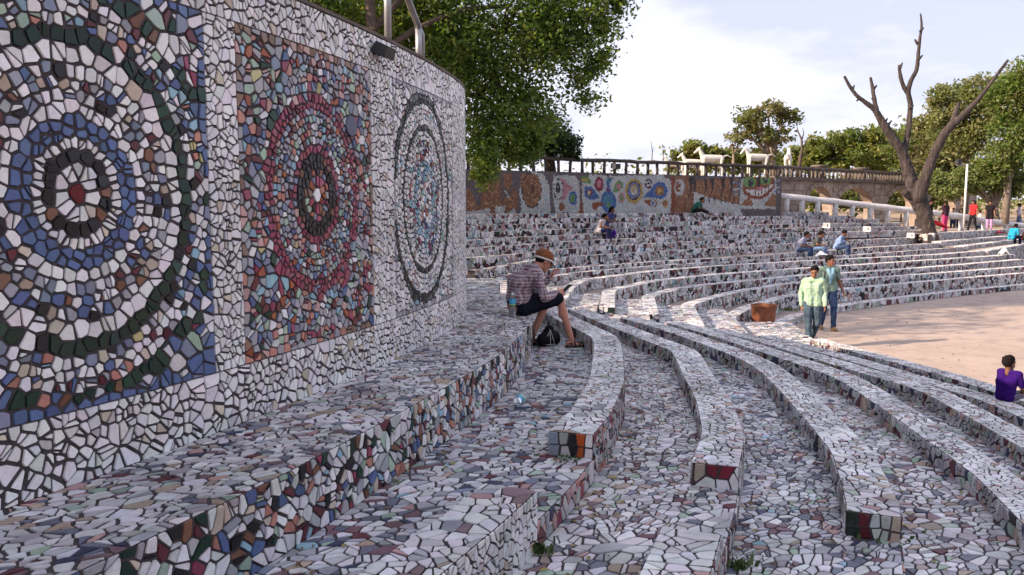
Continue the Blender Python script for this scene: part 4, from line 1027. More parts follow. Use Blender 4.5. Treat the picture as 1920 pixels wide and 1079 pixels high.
def tree(name, label, base, trunk, limbs, blobs, leaf, per, pal, seed, bark='bark', group=None, cat='tree', spread=0.30, twigs=True, shell=0.45):
    """blobs: (centre, radii, number of leaf clusters)"""
    g = np.random.RandomState(seed); t = empty(name, tuple(base), label, cat, group)
    q = MB(); rng = random.Random(seed); pts = [Vector(p[:3]) for p in trunk]; q.tube(pts, [p[3] for p in trunk], 10, jit=0.07, rng=rng); q.build('trunk', M[bark], t, smooth=True)
    cl = []; q = MB(); have = False
    for lm in limbs: q.tube([Vector(p[:3]) for p in lm], [p[3] for p in lm], 7, jit=0.06, rng=rng); have = True
    for c, r_, n in blobs:
        c = np.array(c); r_ = np.array(r_)
        for _ in range(n):
            d = g.normal(0, 1, 3); d /= np.linalg.norm(d); k = shell + (1 - shell) * g.uniform() ** 0.6
            p = c + d * r_ * k; s_ = float(min(r_)) * g.uniform(.22, .42); cl.append((p[0], p[1], p[2], s_))
            if twigs and g.uniform() < 0.22:
                m_ = c + (p - c) * 0.35 + g.normal(0, .06, 3) * r_; q.tube([Vector(c + (p - c) * .05), Vector(m_), Vector(p)], [0.035 * r_[0] ** .5, 0.022 * r_[0] ** .5, .006], 4, cap=False); have = True
    if have: q.build('branches', M[bark], t, smooth=True)
    if cl:
        V, col = leaf_cloud(cl, leaf, per, spread / .30, pal, g); quads_obj('crown', V, col, M['leaf'], t)
    return t
G_DARK = [(0.085, 0.145, 0.030), (0.105, 0.165, 0.035), (0.13, 0.19, 0.042), (0.06, 0.110, 0.028), (0.16, 0.21, 0.05)]
G_YEL = [(0.16, 0.19, 0.05), (0.13, 0.17, 0.045), (0.19, 0.205, 0.06), (0.10, 0.14, 0.04), (0.17, 0.17, 0.065)]  # sunlight on the leaves put into these yellower, lighter greens
G_MID = [(0.12, 0.16, 0.05), (0.14, 0.18, 0.055), (0.09, 0.125, 0.04), (0.16, 0.18, 0.07)]
G_OLIVE = [(0.13, 0.15, 0.055), (0.16, 0.17, 0.07), (0.11, 0.13, 0.05), (0.18, 0.175, 0.08), (0.13, 0.12, 0.065)]
def pb(px, py, d, rx, ry, n, rd=None):
    """a crown lobe measured on the photograph: centre, radii in metres, clusters"""
    c = atd(px, py, d); k = d / FPX; return (tuple(c), (rx * k, (rd if rd else rx) * k, ry * k), n)
# the big tree spreading over the end of the wall
D = 19.5
T = [atd(700, 200, 17.0), atd(698, 90, 17.0), atd(690, -60, 17.2), atd(700, -260, 17.8)]
tree('leafy_tree', 'huge dense green tree spreading behind the far end of the medallion wall', (T[0].x, 17.0, 1.0),
     [(T[0].x, 17.0, 0.9, .14)] + [(p.x, p.y, p.z, r_) for p, r_ in zip(T, (.12, .11, .10, .07))],
     [[tuple(atd(698, 110, 17)) + (.08,), tuple(atd(770, 60, 17.8)) + (.065,), tuple(atd(860, 20, 18.6)) + (.07,), tuple(atd(960, 10, 19.5)) + (.04,)],
      [tuple(atd(700, 90, 17)) + (.07,), tuple(atd(610, 20, 17.4)) + (.08,), tuple(atd(540, -60, 18)) + (.05,)],
      [tuple(atd(696, 60, 17)) + (.08,), tuple(atd(800, -60, 18)) + (.08,), tuple(atd(940, -130, 19)) + (.05,)],
      [tuple(atd(830, 30, 18.4)) + (.07,), tuple(atd(900, 110, 19)) + (.05,), tuple(atd(960, 200, 19.4)) + (.03,)]],
     [pb(940, 60, D, 130, 85, 95), pb(1030, 100, D, 95, 85, 70), pb(900, 180, D, 85, 90, 70), pb(975, 215, D, 75, 60, 46), pb(1075, 30, D, 85, 60, 48), pb(1105, 150, D + .4, 38, 50, 16),
      pb(930, 275, D - .3, 62, 42, 34), pb(905, 322, D - .6, 30, 26, 10), pb(985, 280, D, 40, 30, 14), pb(800, 100, D, 80, 90, 60), pb(1130, 12, D, 40, 36, 14), pb(1165, -8, D, 36, 16, 9), pb(1120, 95, D, 24, 40, 8),
      pb(640, 30, D - 1, 110, 60, 52), pb(750, 20, D - .5, 90, 70, 60), pb(590, 10, D - 2, 70, 40, 22), pb(840, 110, D - 1, 50, 70, 30), pb(660, 80, D + 1, 90, 50, 34), pb(840, -90, D, 190, 90, 80), pb(1030, -80, D, 130, 80, 50), pb(640, -110, D, 160, 80, 50), pb(820, -240, D, 220, 110, 60)],
     0.060, 66, G_DARK, 5)
tree('leafy_tree', 'darker low tree with fine foliage between the big tree and the log fence', tuple(atd(1035, 300, 33)),
     [tuple(atd(1035, 330, 33)) + (.2,), tuple(atd(1030, 270, 33)) + (.12,), tuple(atd(1030, 220, 33)) + (.05,)], [],
     [pb(1020, 255, 33, 52, 40, 60), pb(1050, 275, 33, 36, 26, 30), pb(985, 275, 33, 40, 34, 34), pb(1072, 292, 33, 18, 9, 8)], 0.08, 60, [(0.02, 0.045, 0.016), (0.03, 0.06, 0.02)], 6)
for k, (px, py, d, rx, ry, n) in enumerate([(560, 60, 27, 110, 90, 40), (820, 160, 30, 90, 120, 50), (700, 40, 34, 120, 120, 45)]):
    c = atd(px, 300, d)
    tree('leafy_tree', ['yellow green tree glimpsed above the left part of the medallion wall', 'shaded tree filling the gap beside the sloped end of the pipe handrail', 'sunlit tree seen between the trunk and the pipe posts'][k], (c.x, c.y, 1.0),
         [(c.x, c.y, .9, .2), tuple(atd(px, py + 60, d)) + (.15,), tuple(atd(px, py - 40, d)) + (.06,)], [], [pb(px, py, d, rx, ry, n), pb(px + 50, py - 60, d, rx * .8, ry * .7, n // 2), pb(px - 40, py + 50, d, rx * .6, ry * .5, n // 2)], 0.10, 56, [G_YEL, G_DARK, G_YEL][k], 20 + k)
# trees beyond the bridge
def bgtree(label, px, base_py, d, trunk_px, blobs, leaf, per, pal, seed, bark='pale_bark', shell=.4, group='trees beyond the bridge'):
    b = atd(px, base_py, d); tp = [tuple(atd(x, y, d)) + (r_,) for x, y, r_ in trunk_px]
    bl = [pb(x, y, d + dd, rx, ry, n) for x, y, rx, ry, n, dd in blobs]
    lim = [[tp[min(1, len(tp) - 1)], tuple((np.array(tp[-1][:3]) + np.array(c)) / 2) + (tp[-1][3] * .7,), tuple(c) + (tp[-1][3] * .3,)] for c, r_, n in bl]
    return tree('leafy_tree', label, tuple(b), tp, lim, bl, leaf, per, pal, seed, bark, group, twigs=True, shell=shell)
bgtree('airy tree with split trunk rising behind the white horses', 1450, 330, 58, [(1452, 335, .25), (1448, 300, .2), (1444, 272, .14)],
       [(1405, 220, 30, 22, 26, 0), (1440, 208, 34, 18, 26, 0), (1475, 222, 26, 18, 20, 0), (1420, 250, 32, 20, 20, 0), (1460, 255, 28, 18, 16, 0), (1385, 255, 18, 14, 8, 0), (1440, 285, 30, 16, 14, 0)], 0.16, 26, G_OLIVE, 40)
bgtree('rounded yellow green tree behind the leftmost white horses', 1310, 330, 60, [(1310, 335, .2), (1310, 295, .14)],
       [(1298, 282, 28, 17, 30, 0), (1326, 290, 30, 16, 28, 0), (1275, 297, 18, 12, 14, 0), (1355, 296, 24, 14, 20, 0), (1300, 312, 60, 12, 26, 0)], 0.17, 34, G_YEL, 41)
bgtree('low bushy tree between two white horses', 1400, 335, 62, [(1400, 340, .2), (1400, 300, .12)],
       [(1380, 292, 30, 16, 24, 0), (1415, 300, 30, 16, 24, 0), (1400, 315, 50, 12, 24, 0)], 0.17, 34, G_MID, 42)
bgtree('broad dense tree behind the first two bridge arches', 1590, 330, 72, [(1590, 345, .3), (1588, 300, .2)],
       [(1560, 272, 42, 20, 42, 0), (1610, 262, 44, 20, 46, 0), (1585, 290, 70, 22, 60, 0), (1520, 296, 28, 20, 26, 0), (1650, 282, 34, 22, 36, 0), (1540, 312, 50, 12, 26, 0), (1620, 312, 50, 12, 26, 0)], 0.20, 36, G_YEL, 43, shell=.3)
bgtree('tree with pale foliage directly behind the forked dead trunk', 1715, 335, 66, [(1715, 345, .25), (1712, 290, .16)],
       [(1690, 282, 30, 22, 30, 0), (1735, 262, 34, 28, 40, 0), (1760, 300, 40, 26, 40, 0), (1715, 312, 40, 16, 30, 0)], 0.19, 36, G_MID, 44, shell=.3)
bgtree('tall spreading tree behind the lamp post at the right', 1820, 400, 50, [(1806, 420, .25), (1812, 340, .2), (1822, 260, .14)],
       [(1790, 200, 40, 34, 44, 0), (1830, 170, 40, 26, 38, 0), (1760, 180, 20, 18, 12, 0), (1850, 225, 46, 34, 54, 0), (1800, 260, 50, 34, 54, 0), (1770, 225, 30, 22, 20, 0)], 0.115, 58, [(0.17, 0.20, 0.08), (0.20, 0.215, 0.10), (0.145, 0.17, 0.07), (0.22, 0.22, 0.11)], 45)
bgtree('darker dense tree at the right edge of the picture', 1905, 400, 46, [(1884, 420, .22), (1890, 340, .18), (1900, 250, .12)],
       [(1890, 175, 34, 34, 46, 0), (1925, 150, 40, 34, 46, 0), (1910, 240, 44, 44, 64, 0), (1950, 220, 50, 70, 60, 0), (1880, 300, 40, 30, 44, 0)], 0.11, 60, G_DARK[:3] + G_OLIVE[:2], 46)
bgtree('leafy low tree with pale leaning trunk behind the standing people', 1850, 420, 47, [(1872, 425, .16), (1866, 390, .14), (1878, 360, .12), (1870, 330, .09)],
       [(1830, 335, 40, 24, 46, 0), (1870, 330, 36, 26, 44, 0), (1790, 350, 34, 22, 36, 0), (1900, 350, 30, 20, 28, 0), (1750, 345, 26, 22, 26, 1)], 0.11, 60, [(0.15, 0.19, 0.07), (0.18, 0.21, 0.085), (0.12, 0.16, 0.06)], 47)
for k, (px, py, d, rx, ry, n) in enumerate([(1535, 368, 66, 44, 24, 44), (1602, 366, 66, 48, 26, 50), (1690, 368, 66, 44, 24, 44), (1762, 366, 62, 40, 24, 40)]):
    c = atd(px, 395, d)
    tree('bush', 'green bush seen through the ' + ['first', 'second', 'third', 'fourth'][k] + ' arch of the stone bridge, counted from the tiger face', (c.x, c.y, -1.3), [(c.x, c.y, -1.4, .1), (c.x, c.y, -.6, .05)], [], [pb(px, py, d, rx, ry, n)], 0.2, 30, [G_YEL, G_MID, G_OLIVE, G_MID][k], 60 + k, cat='bush', group='bushes behind the bridge')
# a far belt of woodland that reads as one mass
g = np.random.RandomState(77); cl = []
for _ in range(900):
    x = g.uniform(-60, 140); y = g.uniform(95, 120); cl.append((x, y, -1 + abs(g.normal(0, 2.2)) + 1.0, 1.3))
wl = empty('woodland', (30, 105, -1.3)); wl['kind'] = 'stuff'; V, colr = leaf_cloud(cl, 0.34, 26, 1.0, G_MID + G_YEL, g); o = quads_obj('foliage', V, colr, M['leaf'], wl); o['kind'] = 'stuff'
# trees added left of the frame behind the wall to shade the far rows
for k, (x, y, r_, h_) in enumerate(((-9, 15, 3.2, 4.5), (-12, 21, 3.6, 5.0), (-7.5, 24, 3.0, 4.6))):
    tree('leafy_tree', ['shade tree on the bank left of the picture, nearest the wall', 'tallest shade tree on the bank left of the picture', 'shade tree on the bank behind the mural end'][k], (x, y, 1.0), [(x, y, .9, .25), (x + .2, y, 2.6, .2), (x, y + .2, h_, .1)], [],
         [((x, y, h_), (r_, r_, 2.2), 70), ((x + 1, y - 1, h_ + 1.4), (r_ * .7, r_ * .7, 1.6), 40)], 0.11, 40, G_DARK, 80 + k, twigs=False)

# the dead tree
D = 38.3
def dp(px, py, r_px, dd=0.0): v = atd(px, py, D + dd); return (v.x, v.y, v.z, r_px * 0.73 * (D + dd) / FPX)
dt = empty('dead_tree', tuple(atd(1745, 440, D)), 'bare grey dead tree with three forked limbs growing out of the tiers', 'tree'); rd_ = random.Random(12)
def limb(name, P, n=10, j=0.09):
    q = MB(); pts = [Vector(p[:3]) for p in P]; rad = [p[3] for p in P]; dp_, dr = [], []
    for i in range(len(pts) - 1):
        p0, p1, p2, p3 = pts[max(i - 1, 0)], pts[i], pts[i + 1], pts[min(i + 2, len(pts) - 1)]
        for k in range(7):
            t = k / 7; dp_.append(0.5 * ((2 * p1) + (-p0 + p2) * t + (2 * p0 - 5 * p1 + 4 * p2 - p3) * t * t + (-p0 + 3 * p1 - 3 * p2 + p3) * t ** 3)); dr.append(rad[i] + (rad[i + 1] - rad[i]) * t)
    dp_.append(pts[-1]); dr.append(rad[-1]); q.tube(dp_, dr, n, jit=j, rng=rd_); return q.build(name, M['dead_wood'], dt, smooth=True)
TQ = MB(); _tube = MB.tube
def trunk_seg(P):
    for p, q_ in zip(P[:-1], P[1:]): TQ.capsule(p[:3], q_[:3], p[3], q_[3], 14)
trunk_seg([dp(1756, 474, 19), dp(1749, 458, 17), dp(1743, 435, 16), dp(1734, 405, 18), dp(1723, 377, 21), dp(1717, 358, 21)])
trunk_seg([dp(1719, 372, 17), dp(1710, 345, 15.5), dp(1703, 322, 14.5), dp(1696, 300, 13), dp(1690, 283, 12.4)]); trunk_seg([dp(1722, 370, 17, -.2), dp(1731, 345, 14.5, -.3), dp(1744, 308, 12.3, -.4), dp(1752, 290, 11.8, -.4)]); trunk_seg([dp(1695, 296, 10), dp(1698, 275, 8, .15), dp(1703, 245, 7, .3)])
trunk_seg([dp(1712, 372, 12), dp(1697, 362, 9, -.2)])
o = TQ.build('trunk', M['dead_wood'], dt); o.modifiers.new('remesh', 'REMESH').voxel_size = 0.045; o.modifiers['remesh'].use_smooth_shade = True; m_ = o.modifiers.new('smooth', 'SMOOTH'); m_.iterations = 6
BK = bpy.data.textures.new('bark_ridges', 'CLOUDS'); BK.noise_scale = 0.22; BK.noise_depth = 3; m_ = o.modifiers.new('ridges', 'DISPLACE'); m_.texture = BK; m_.strength = 0.10; m_.texture_coords = 'LOCAL'
limb('limb', [dp(1696, 300, 11), dp(1690, 283, 12.2), dp(1677, 264, 12), dp(1662, 242, 10.5), dp(1650, 222, 9), dp(1640, 206, 7), dp(1622, 192, 5.5), dp(1605, 178, 4.6), dp(1592, 160, 4), dp(1583, 143, 3)])
limb('limb', [dp(1644, 212, 6.5), dp(1641, 196, 5.6), dp(1638, 178, 4.6), dp(1635, 160, 4), dp(1632, 145, 2.8)], 8)
limb('limb', [dp(1699, 268, 6, .2), dp(1703, 245, 7, .3), dp(1706, 215, 6.6, .4), dp(1707, 195, 6.2, .4), dp(1703, 172, 6, .4), dp(1709, 150, 5.6, .4), dp(1719, 130, 5, .4), dp(1722, 100, 4.2, .4), dp(1725, 72, 3.5, .4), dp(1728, 48, 2.8, .4), dp(1726, 26, 1.8, .4)], 9)
limb('limb', [dp(1703, 176, 5.5, .4), dp(1694, 162, 5, .4), dp(1688, 142, 4.6, .4), dp(1686, 122, 3.4, .4)], 8)
limb('limb', [dp(1746, 303, 10, -.4), dp(1756, 280, 12, -.5), dp(1768, 256, 11, -.6), dp(1782, 238, 10, -.7), dp(1800, 222, 8.5, -.8), dp(1822, 200, 6.5, -.9), dp(1846, 172, 5, -1), dp(1868, 142, 4, -1.1), dp(1890, 113, 3, -1.1)])
limb('limb', [dp(1780, 240, 8.5, -.7), dp(1788, 224, 7.5, -.6), dp(1793, 208, 6.5, -.5), dp(1797, 194, 4.5, -.4)], 8)
for a, b in (((1657, 236), (1664, 222)), ((1722, 112), (1730, 104)), ((1640, 190), (1634, 184)), ((1688, 128), (1692, 118)), ((1612, 184), (1606, 190)), ((1721, 84), (1715, 74)), ((1638, 168), (1644, 160)), ((1662, 240), (1672, 226)), ((1668, 250), (1654, 244)), ((1830, 190), (1838, 178)), ((1856, 158), (1850, 146)), ((1725, 60), (1732, 52)), ((1705, 205), (1713, 198)), ((1598, 170), (1602, 160))):
    limb('stub', [dp(a[0], a[1], 3.6 if a[1] < 300 else 11), dp((a[0] + b[0]) / 2, (a[1] + b[1]) / 2, 3 if a[1] < 300 else 9), dp(b[0], b[1], 1.6 if a[1] < 300 else 6)], 6)
# small bare tree and whip-like saplings on the bank
bt = empty('bare_tree', tuple(atd(1500, 320, 52)), 'small leafless tree beside the rightmost white horse', 'tree'); q = MB()
def tw(P): q.tube([tuple(atd(x, y, 52)) for x, y, r_ in P], [r_ for x, y, r_ in P], 6)
tw([(1498, 325, .16), (1500, 300, .13), (1504, 280, .10), (1503, 262, .07), (1496, 246, .04), (1494, 236, .02)]); q.build('trunk', M['bark'], bt, smooth=True); q = MB()
tw([(1503, 282, .07), (1510, 270, .05), (1516, 258, .02)]); tw([(1503, 264, .05), (1507, 250, .03), (1505, 240, .015)]); tw([(1500, 300, .05), (1511, 286, .03), (1514, 276, .015)]); tw([(1498, 250, .03), (1490, 244, .012)])
q.build('branches', M['bark'], bt, smooth=True)
for k, (x, y0, y1) in enumerate(((1222, 303, 264), (1243, 303, 270), (1260, 303, 282))):
    q = MB(); q.tube([tuple(atd(x, y0 + 6, 40)), tuple(atd(x + 1, (y0 + y1) / 2, 40)), tuple(atd(x - 1.5, y1, 40))], [.03, .02, .008], 5); q.tube([tuple(atd(x + 1, (y0 + y1) / 2 + 4, 40)), tuple(atd(x + 4, (y0 + y1) / 2 - 10, 40))], [.015, .005], 4)
    tag(q.build('bare_sapling', M['bark'], None), ['tallest thin leafless sapling rising above the log fence', 'leafless sapling between the tall one and the white horse', 'short leafless sapling nearest the leftmost white horse'][k], 'sapling', 'leafless saplings above the fence')
# red leafless bush
bgtree('wide pale green tree between the airy tree and the bridge trees', 1500, 335, 74, [(1500, 345, .25), (1500, 300, .18)],
       [(1480, 296, 34, 18, 30, 0), (1520, 288, 34, 20, 34, 0), (1500, 312, 60, 14, 36, 0), (1450, 312, 40, 14, 24, 0)], 0.20, 36, G_MID, 48, shell=.3)
bgtree('tall light green tree rising between the dead limbs', 1670, 335, 76, [(1670, 345, .25), (1668, 290, .18)],
       [(1650, 262, 34, 24, 36, 0), (1690, 258, 34, 28, 40, 0), (1670, 292, 56, 20, 46, 0), (1640, 312, 50, 14, 30, 0)], 0.20, 36, G_YEL, 49, shell=.3)
bgtree('dense light green tree behind the right side of the bridge', 1765, 360, 62, [(1765, 370, .22), (1765, 300, .16)],
       [(1745, 240, 30, 30, 36, 0), (1775, 270, 40, 34, 50, 0), (1740, 300, 40, 26, 40, 0), (1790, 320, 40, 26, 40, 0), (1750, 345, 44, 22, 40, 0)], 0.18, 36, G_OLIVE, 50, shell=.3)
bgtree('reddish almost bare bush between the horses', 1375, 330, 59, [(1375, 335, .12), (1375, 290, .08)], [(1372, 262, 18, 14, 14, 0), (1385, 272, 14, 12, 8, 0)], 0.09, 16, [(0.12, 0.06, 0.045), (0.10, 0.07, 0.04)], 90)

# ================================================================== PEOPLE
def cloth(name, col, var=0.12, rough=0.9): return simple(name, col, rough, var, 14, 0.25, spec=0.1, dist=0.01)
def check_mat(name, base, lines, pitch, w1=0.28, second=None):
    m, t, b = new_mat(name); c = t.nodes.new('ShaderNodeTexCoord'); s = t.nodes.new('ShaderNodeSeparateXYZ'); t.links.new(c.outputs['Object'], s.inputs[0])
    def mth(op, a, bv):
        n = t.nodes.new('ShaderNodeMath'); n.operation = op
        for i, v in ((0, a), (1, bv)):
            if hasattr(v, 'is_linked'): t.links.new(v, n.inputs[i])
            else: n.inputs[i].default_value = v
        return n.outputs[0]
    a = mth('ADD', s.outputs['X'], s.outputs['Y'])
    def stripe(src, p, w_, ph=0.0): return mth('LESS_THAN', mth('FRACT', mth('ADD', mth('MULTIPLY', src, 1 / p), ph + 20), 0), w_)
    u = stripe(a, pitch, w1); v = stripe(s.outputs['Z'], pitch, w1)
    k = mth('MULTIPLY', mth('ADD', u, v), 0.5)
    col = mixc(t, base, lines, k, 'MIX')
    if second:
        u2 = stripe(a, pitch * 2, 0.14, .3); v2 = stripe(s.outputs['Z'], pitch * 2, 0.14, .3); col = mixc(t, col, second, mth('MULTIPLY', mth('ADD', u2, v2), 0.45), 'MIX')
    n = noise(t, 9, 3); r = ramp(t, n.outputs['Fac'], [(0.3, 0.82), (0.7, 1.0)]); col = mixc(t, col, r.outputs[0], 1.0)
    t.links.new(col, b.inputs['Base Color']); b.inputs['Roughness'].default_value = 0.9; bump(t, b, n.outputs['Fac'], 0.3, 0.02)
    return m
def skin_mat(name, col):
    m = simple(name, col, 0.55, 0.10, 18, 0.05, spec=0.35); return m
SK_FAIR = skin_mat('sunburnt_skin', (0.42, 0.19, 0.13)); SK_BR = skin_mat('brown_skin', (0.23, 0.105, 0.06)); SK_DK = skin_mat('dark_brown_skin', (0.15, 0.065, 0.038))
HAIR = simple('black_hair', (0.010, 0.008, 0.008), 0.85, 0.4, 60, 0.5, spec=0.08); EYE = simple('eye_dark', (0.02, 0.015, 0.012), 0.2, 0.1, 5, 0); LIP = simple('lip', (0.22, 0.07, 0.06), 0.5, 0.1, 5, 0)
DENIM = cloth('blue_denim', (0.035, 0.060, 0.125), 0.35); DENIM_L = cloth('washed_denim', (0.12, 0.19, 0.32), 0.3); DENIM_G = cloth('grey_denim', (0.055, 0.085, 0.115), 0.4)

FOLD = bpy.data.textures.new('folds', 'CLOUDS'); FOLD.noise_scale = 0.085; FOLD.noise_depth = 2
def folds(o, k=0.02):
    d = o.modifiers.new('folds', 'DISPLACE'); d.texture = FOLD; d.strength = k; d.mid_level = 0.45; d.texture_coords = 'LOCAL'; return o
def remeshed(o, vox, smooth=5):
    r_ = o.modifiers.new('remesh', 'REMESH'); r_.mode = 'VOXEL'; r_.voxel_size = vox; r_.use_smooth_shade = True
    s = o.modifiers.new('smooth', 'SMOOTH'); s.iterations = smooth; s.factor = 0.5
    return o
def V3(*a): return Vector(a)
def hand_shapes(q, wr, d, side, nrm, curl, sc=1.0):
    """palm, four unequal bent fingers and a thumb; d points along the hand, nrm out of the palm, side towards the thumb"""
    d, nrm = d.normalized(), nrm.normalized(); side = (side - d * side.dot(d)).normalized(); nrm = (nrm - d * nrm.dot(d) - side * nrm.dot(side)).normalized()
    pk = wr + d * .085 * sc
    for k in (-1, -.3, .4, 1): q.capsule(wr + side * k * .012 * sc, pk + side * k * .030 * sc, .017 * sc, .0135 * sc, 8)
    for k, (o_, l_) in enumerate(((.034, .070), (.012, .080), (-.011, .075), (-.033, .058))):
        p = pk + side * o_ * sc; c1_ = curl * (0.5 + .1 * k); dirs = [c1_, c1_ * 2.0, c1_ * 3.0]; r0 = .0095 * sc
        for j, a in enumerate(dirs):
            e = p + (d * math.cos(a) + nrm * math.sin(a)) * l_ * sc * (.45, .32, .25)[j]; q.capsule(p, e, r0 * (1, .92, .84)[j], r0 * (.92, .84, .72)[j], 7); p = e
    p = wr + d * .028 * sc + side * .026 * sc; e = p + (d * .55 + side * .75 + nrm * .35).normalized() * .042 * sc; q.capsule(p, e, .013 * sc, .0105 * sc, 7)
    e2 = e + (d * .9 + side * .15 + nrm * .35 * (1 + curl)).normalized() * .034 * sc; q.capsule(e, e2, .0105 * sc, .008 * sc, 7)
STAND = dict(pelvis=(0, 0, .93), chest=(.0, 0, 1.24), neck=(-.005, 0, 1.43), head=(.025, 0, 1.575), shR=(0, -.18, 1.385), shL=(0, .18, 1.385), elR=(-.02, -.22, 1.11), elL=(-.02, .22, 1.11),
             wrR=(.07, -.25, .87), wrL=(.07, .25, .87), hipR=(0, -.09, .91), hipL=(0, .09, .91), knR=(.02, -.10, .49), knL=(.02, .10, .49), anR=(-.01, -.105, .085), anL=(-.01, .105, .085))
SIT = dict(pelvis=(0, 0, .10), chest=(.07, 0, .38), neck=(.14, 0, .56), head=(.21, 0, .69), shR=(.12, -.17, .52), shL=(.12, .17, .52), elR=(.17, -.22, .27), elL=(.17, .22, .27),
           wrR=(.38, -.10, .26), wrL=(.38, .10, .26), hipR=(.02, -.09, .10), hipL=(.02, .09, .10), knR=(.42, -.13, .14), knL=(.42, .13, .14), anR=(.44, -.13, -.29), anL=(.44, .13, -.29))
def figure(label, loc, yaw, pose, scale=1.0, skin=SK_BR, shirt=None, trousers=None, shoes=None, sleeve=1.0, leg=1.0, hair='short', vox=0.012, head_yaw=0.0, head_pitch=0.0, group=None,
           hands=None, tunic=0.0, face=True, girth=1.0, foot_dir=None, shoe_mat=None, child=False, waist=0.0):
    t = empty('person', tuple(loc), label, 'person', group, rz=yaw)
    J = {k: Vector(v) * scale for k, v in pose.items()}; s = scale; hs = s * (1.22 if child else 1.0)
    def put(q, name, mat, v=vox, sm=5): o = q.build(name, mat, t, world=False); return remeshed(o, v, sm)
    def torso(q, e, lo=0.0):
        p, c, n = J['pelvis'].lerp(J['chest'], lo), J['chest'], J['neck']; g = girth; W = V3(0, 1, 0) * s
        for k in (-1, 1): q.capsule(p + W * .075 * k * g, p.lerp(c, .5) + W * .055 * k * g, (.098 * g + e) * s, (.095 * g + e) * s); q.capsule(p.lerp(c, .5) + W * .055 * k * g, c + W * .075 * k, (.095 * g + e) * s, (.105 + e) * s)
        for k, sh in ((-1, J['shR']), (1, J['shL'])): q.capsule(c + W * .06 * k, c.lerp(sh, .75), (.10 + e) * s, (.065 + e) * s); q.capsule(n.lerp(sh, .1) - V3(0, 0, .02) * s, sh, (.052 + e) * s, (.054 + e) * s)
    def arm(q, S, e, f=1.0):
        a, b, c = J['sh' + S], J['el' + S], J['wr' + S]
        if f <= 1.0: q.capsule(a, a.lerp(b, f), (.050 + e) * s, (.050 + e - .009 * f) * s)
        else: q.capsule(a, b, (.050 + e) * s, (.041 + e) * s); q.capsule(b, b.lerp(c, f - 1.0), (.041 + e) * s, (.040 + e - .011 * (f - 1)) * s)
    def legs(q, S, e, f=2.0):
        a, b, c = J['hip' + S], J['kn' + S], J['an' + S]
        if f <= 1.0: q.capsule(a, a.lerp(b, f), (.086 + e) * s, (.086 + e - .026 * f) * s)
        else: q.capsule(a, b, (.086 + e) * s, (.058 + e) * s); q.capsule(b, b.lerp(c, f - 1.0), (.056 + e) * s, (.056 + e - .018 * (f - 1)) * s)
    FD = foot_dir or {'R': V3(1, -.15, -.05), 'L': V3(1, .15, -.05)}
    q = MB(); torso(q, -.006)
    for S in 'RL':
        arm(q, S, 0.0, 2.0); legs(q, S, -.004, 2.0); an = J['an' + S]; fd = FD[S].normalized(); calf = J['kn' + S].lerp(an, .32); q.ball(calf - fd * .012 * s, (.05 * s, .047 * s, .085 * s))
        q.capsule(an - V3(0, 0, .035) * s - fd * .035 * s, an + fd * .15 * s - V3(0, 0, .055) * s, .036 * s, .027 * s)
        el, wr = J['el' + S], J['wr' + S]; h = (hands or {}).get(S); d = (wr - el).normalized()
        if h: hand_shapes(q, wr, h[0], h[1], h[2], h[3], s)
        else: hand_shapes(q, wr, d + V3(.1, 0, -.15), V3(1, 0, .2) if abs(d.z) > .5 else V3(0, 1 if S == 'R' else -1, .5), V3(0, 1 if S == 'R' else -1, 0) if abs(d.z) > .5 else V3(0, 0, -1), .45, s)
    Hd = Matrix.Rotation(head_yaw, 3, 'Z') @ Matrix.Rotation(head_pitch, 3, 'Y'); hc = J['head']
    def hp(f, l_, u): return hc + Hd @ (V3(f, l_, u) * hs)
    q.capsule(J['neck'] - V3(.01, 0, .03) * s, hp(-.02, 0, -.05), .056 * s, .052 * s)
    q.ball(hp(-.008, 0, .02), (.093 * hs, .073 * hs, .098 * hs), 14, 10, Hd); q.capsule(hp(.03, 0, -.045), hp(.052, 0, -.088), .054 * hs, .030 * hs); q.capsule(hp(.082, 0, .010), hp(.104, 0, -.026), .011 * hs, .0155 * hs, 6)
    for k in (-1, 1): q.ball(hp(-.008, .074 * k, -.005), (.016 * hs, .009 * hs, .028 * hs), 8, 6, Hd); q.ball(hp(.055, .034 * k, -.030), (.026 * hs, .022 * hs, .022 * hs), 8, 6, Hd)
    q.capsule(hp(.080, -.03, .026), hp(.080, .03, .026), .012 * hs, .012 * hs, 6); q.capsule(hp(.076, -.018, -.060), hp(.076, .018, -.060), .012 * hs, .012 * hs, 6)
    put(q, 'body', skin)
    if face:
        q = MB()
        for k in (-1, 1): q.ball(hp(.083, .031 * k, .008), (.008 * hs, .014 * hs, .0085 * hs), 8, 6, Hd); q.capsule(hp(.089, .018 * k, .034), hp(.082, .046 * k, .034), .006 * hs, .004 * hs, 6)
        o = q.build('eyes', EYE, t, smooth=True, world=False); q = MB(); q.capsule(hp(.088, -.020, -.060), hp(.088, .020, -.060), .005 * hs, .005 * hs, 6); q.build('mouth', LIP, t, smooth=True, world=False)
    if hair == 'cap':
        q = MB(); q.ball(hp(-.030, 0, .020), (.086 * hs, .079 * hs, .075 * hs), 14, 10, Hd); put(q, 'hair', HAIR, vox, 2)
    elif hair:
        q = MB(); q.ball(hp(-.026, 0, .036), (.099 * hs, .083 * hs, .096 * hs), 14, 10, Hd); q.ball(hp(.004, 0, .092), (.076 * hs, .064 * hs, .044 * hs), 12, 8, Hd)
        rh = random.Random(len(label))
        for _ in range(26):
            a, b = rh.uniform(0, 6.28), rh.uniform(.1, 1.25); q.ball(hp(-.024 + .098 * math.cos(a) * math.cos(b), .082 * math.sin(a) * math.cos(b), .040 + .094 * math.sin(b)), rh.uniform(.012, .020) * hs, 6, 5)
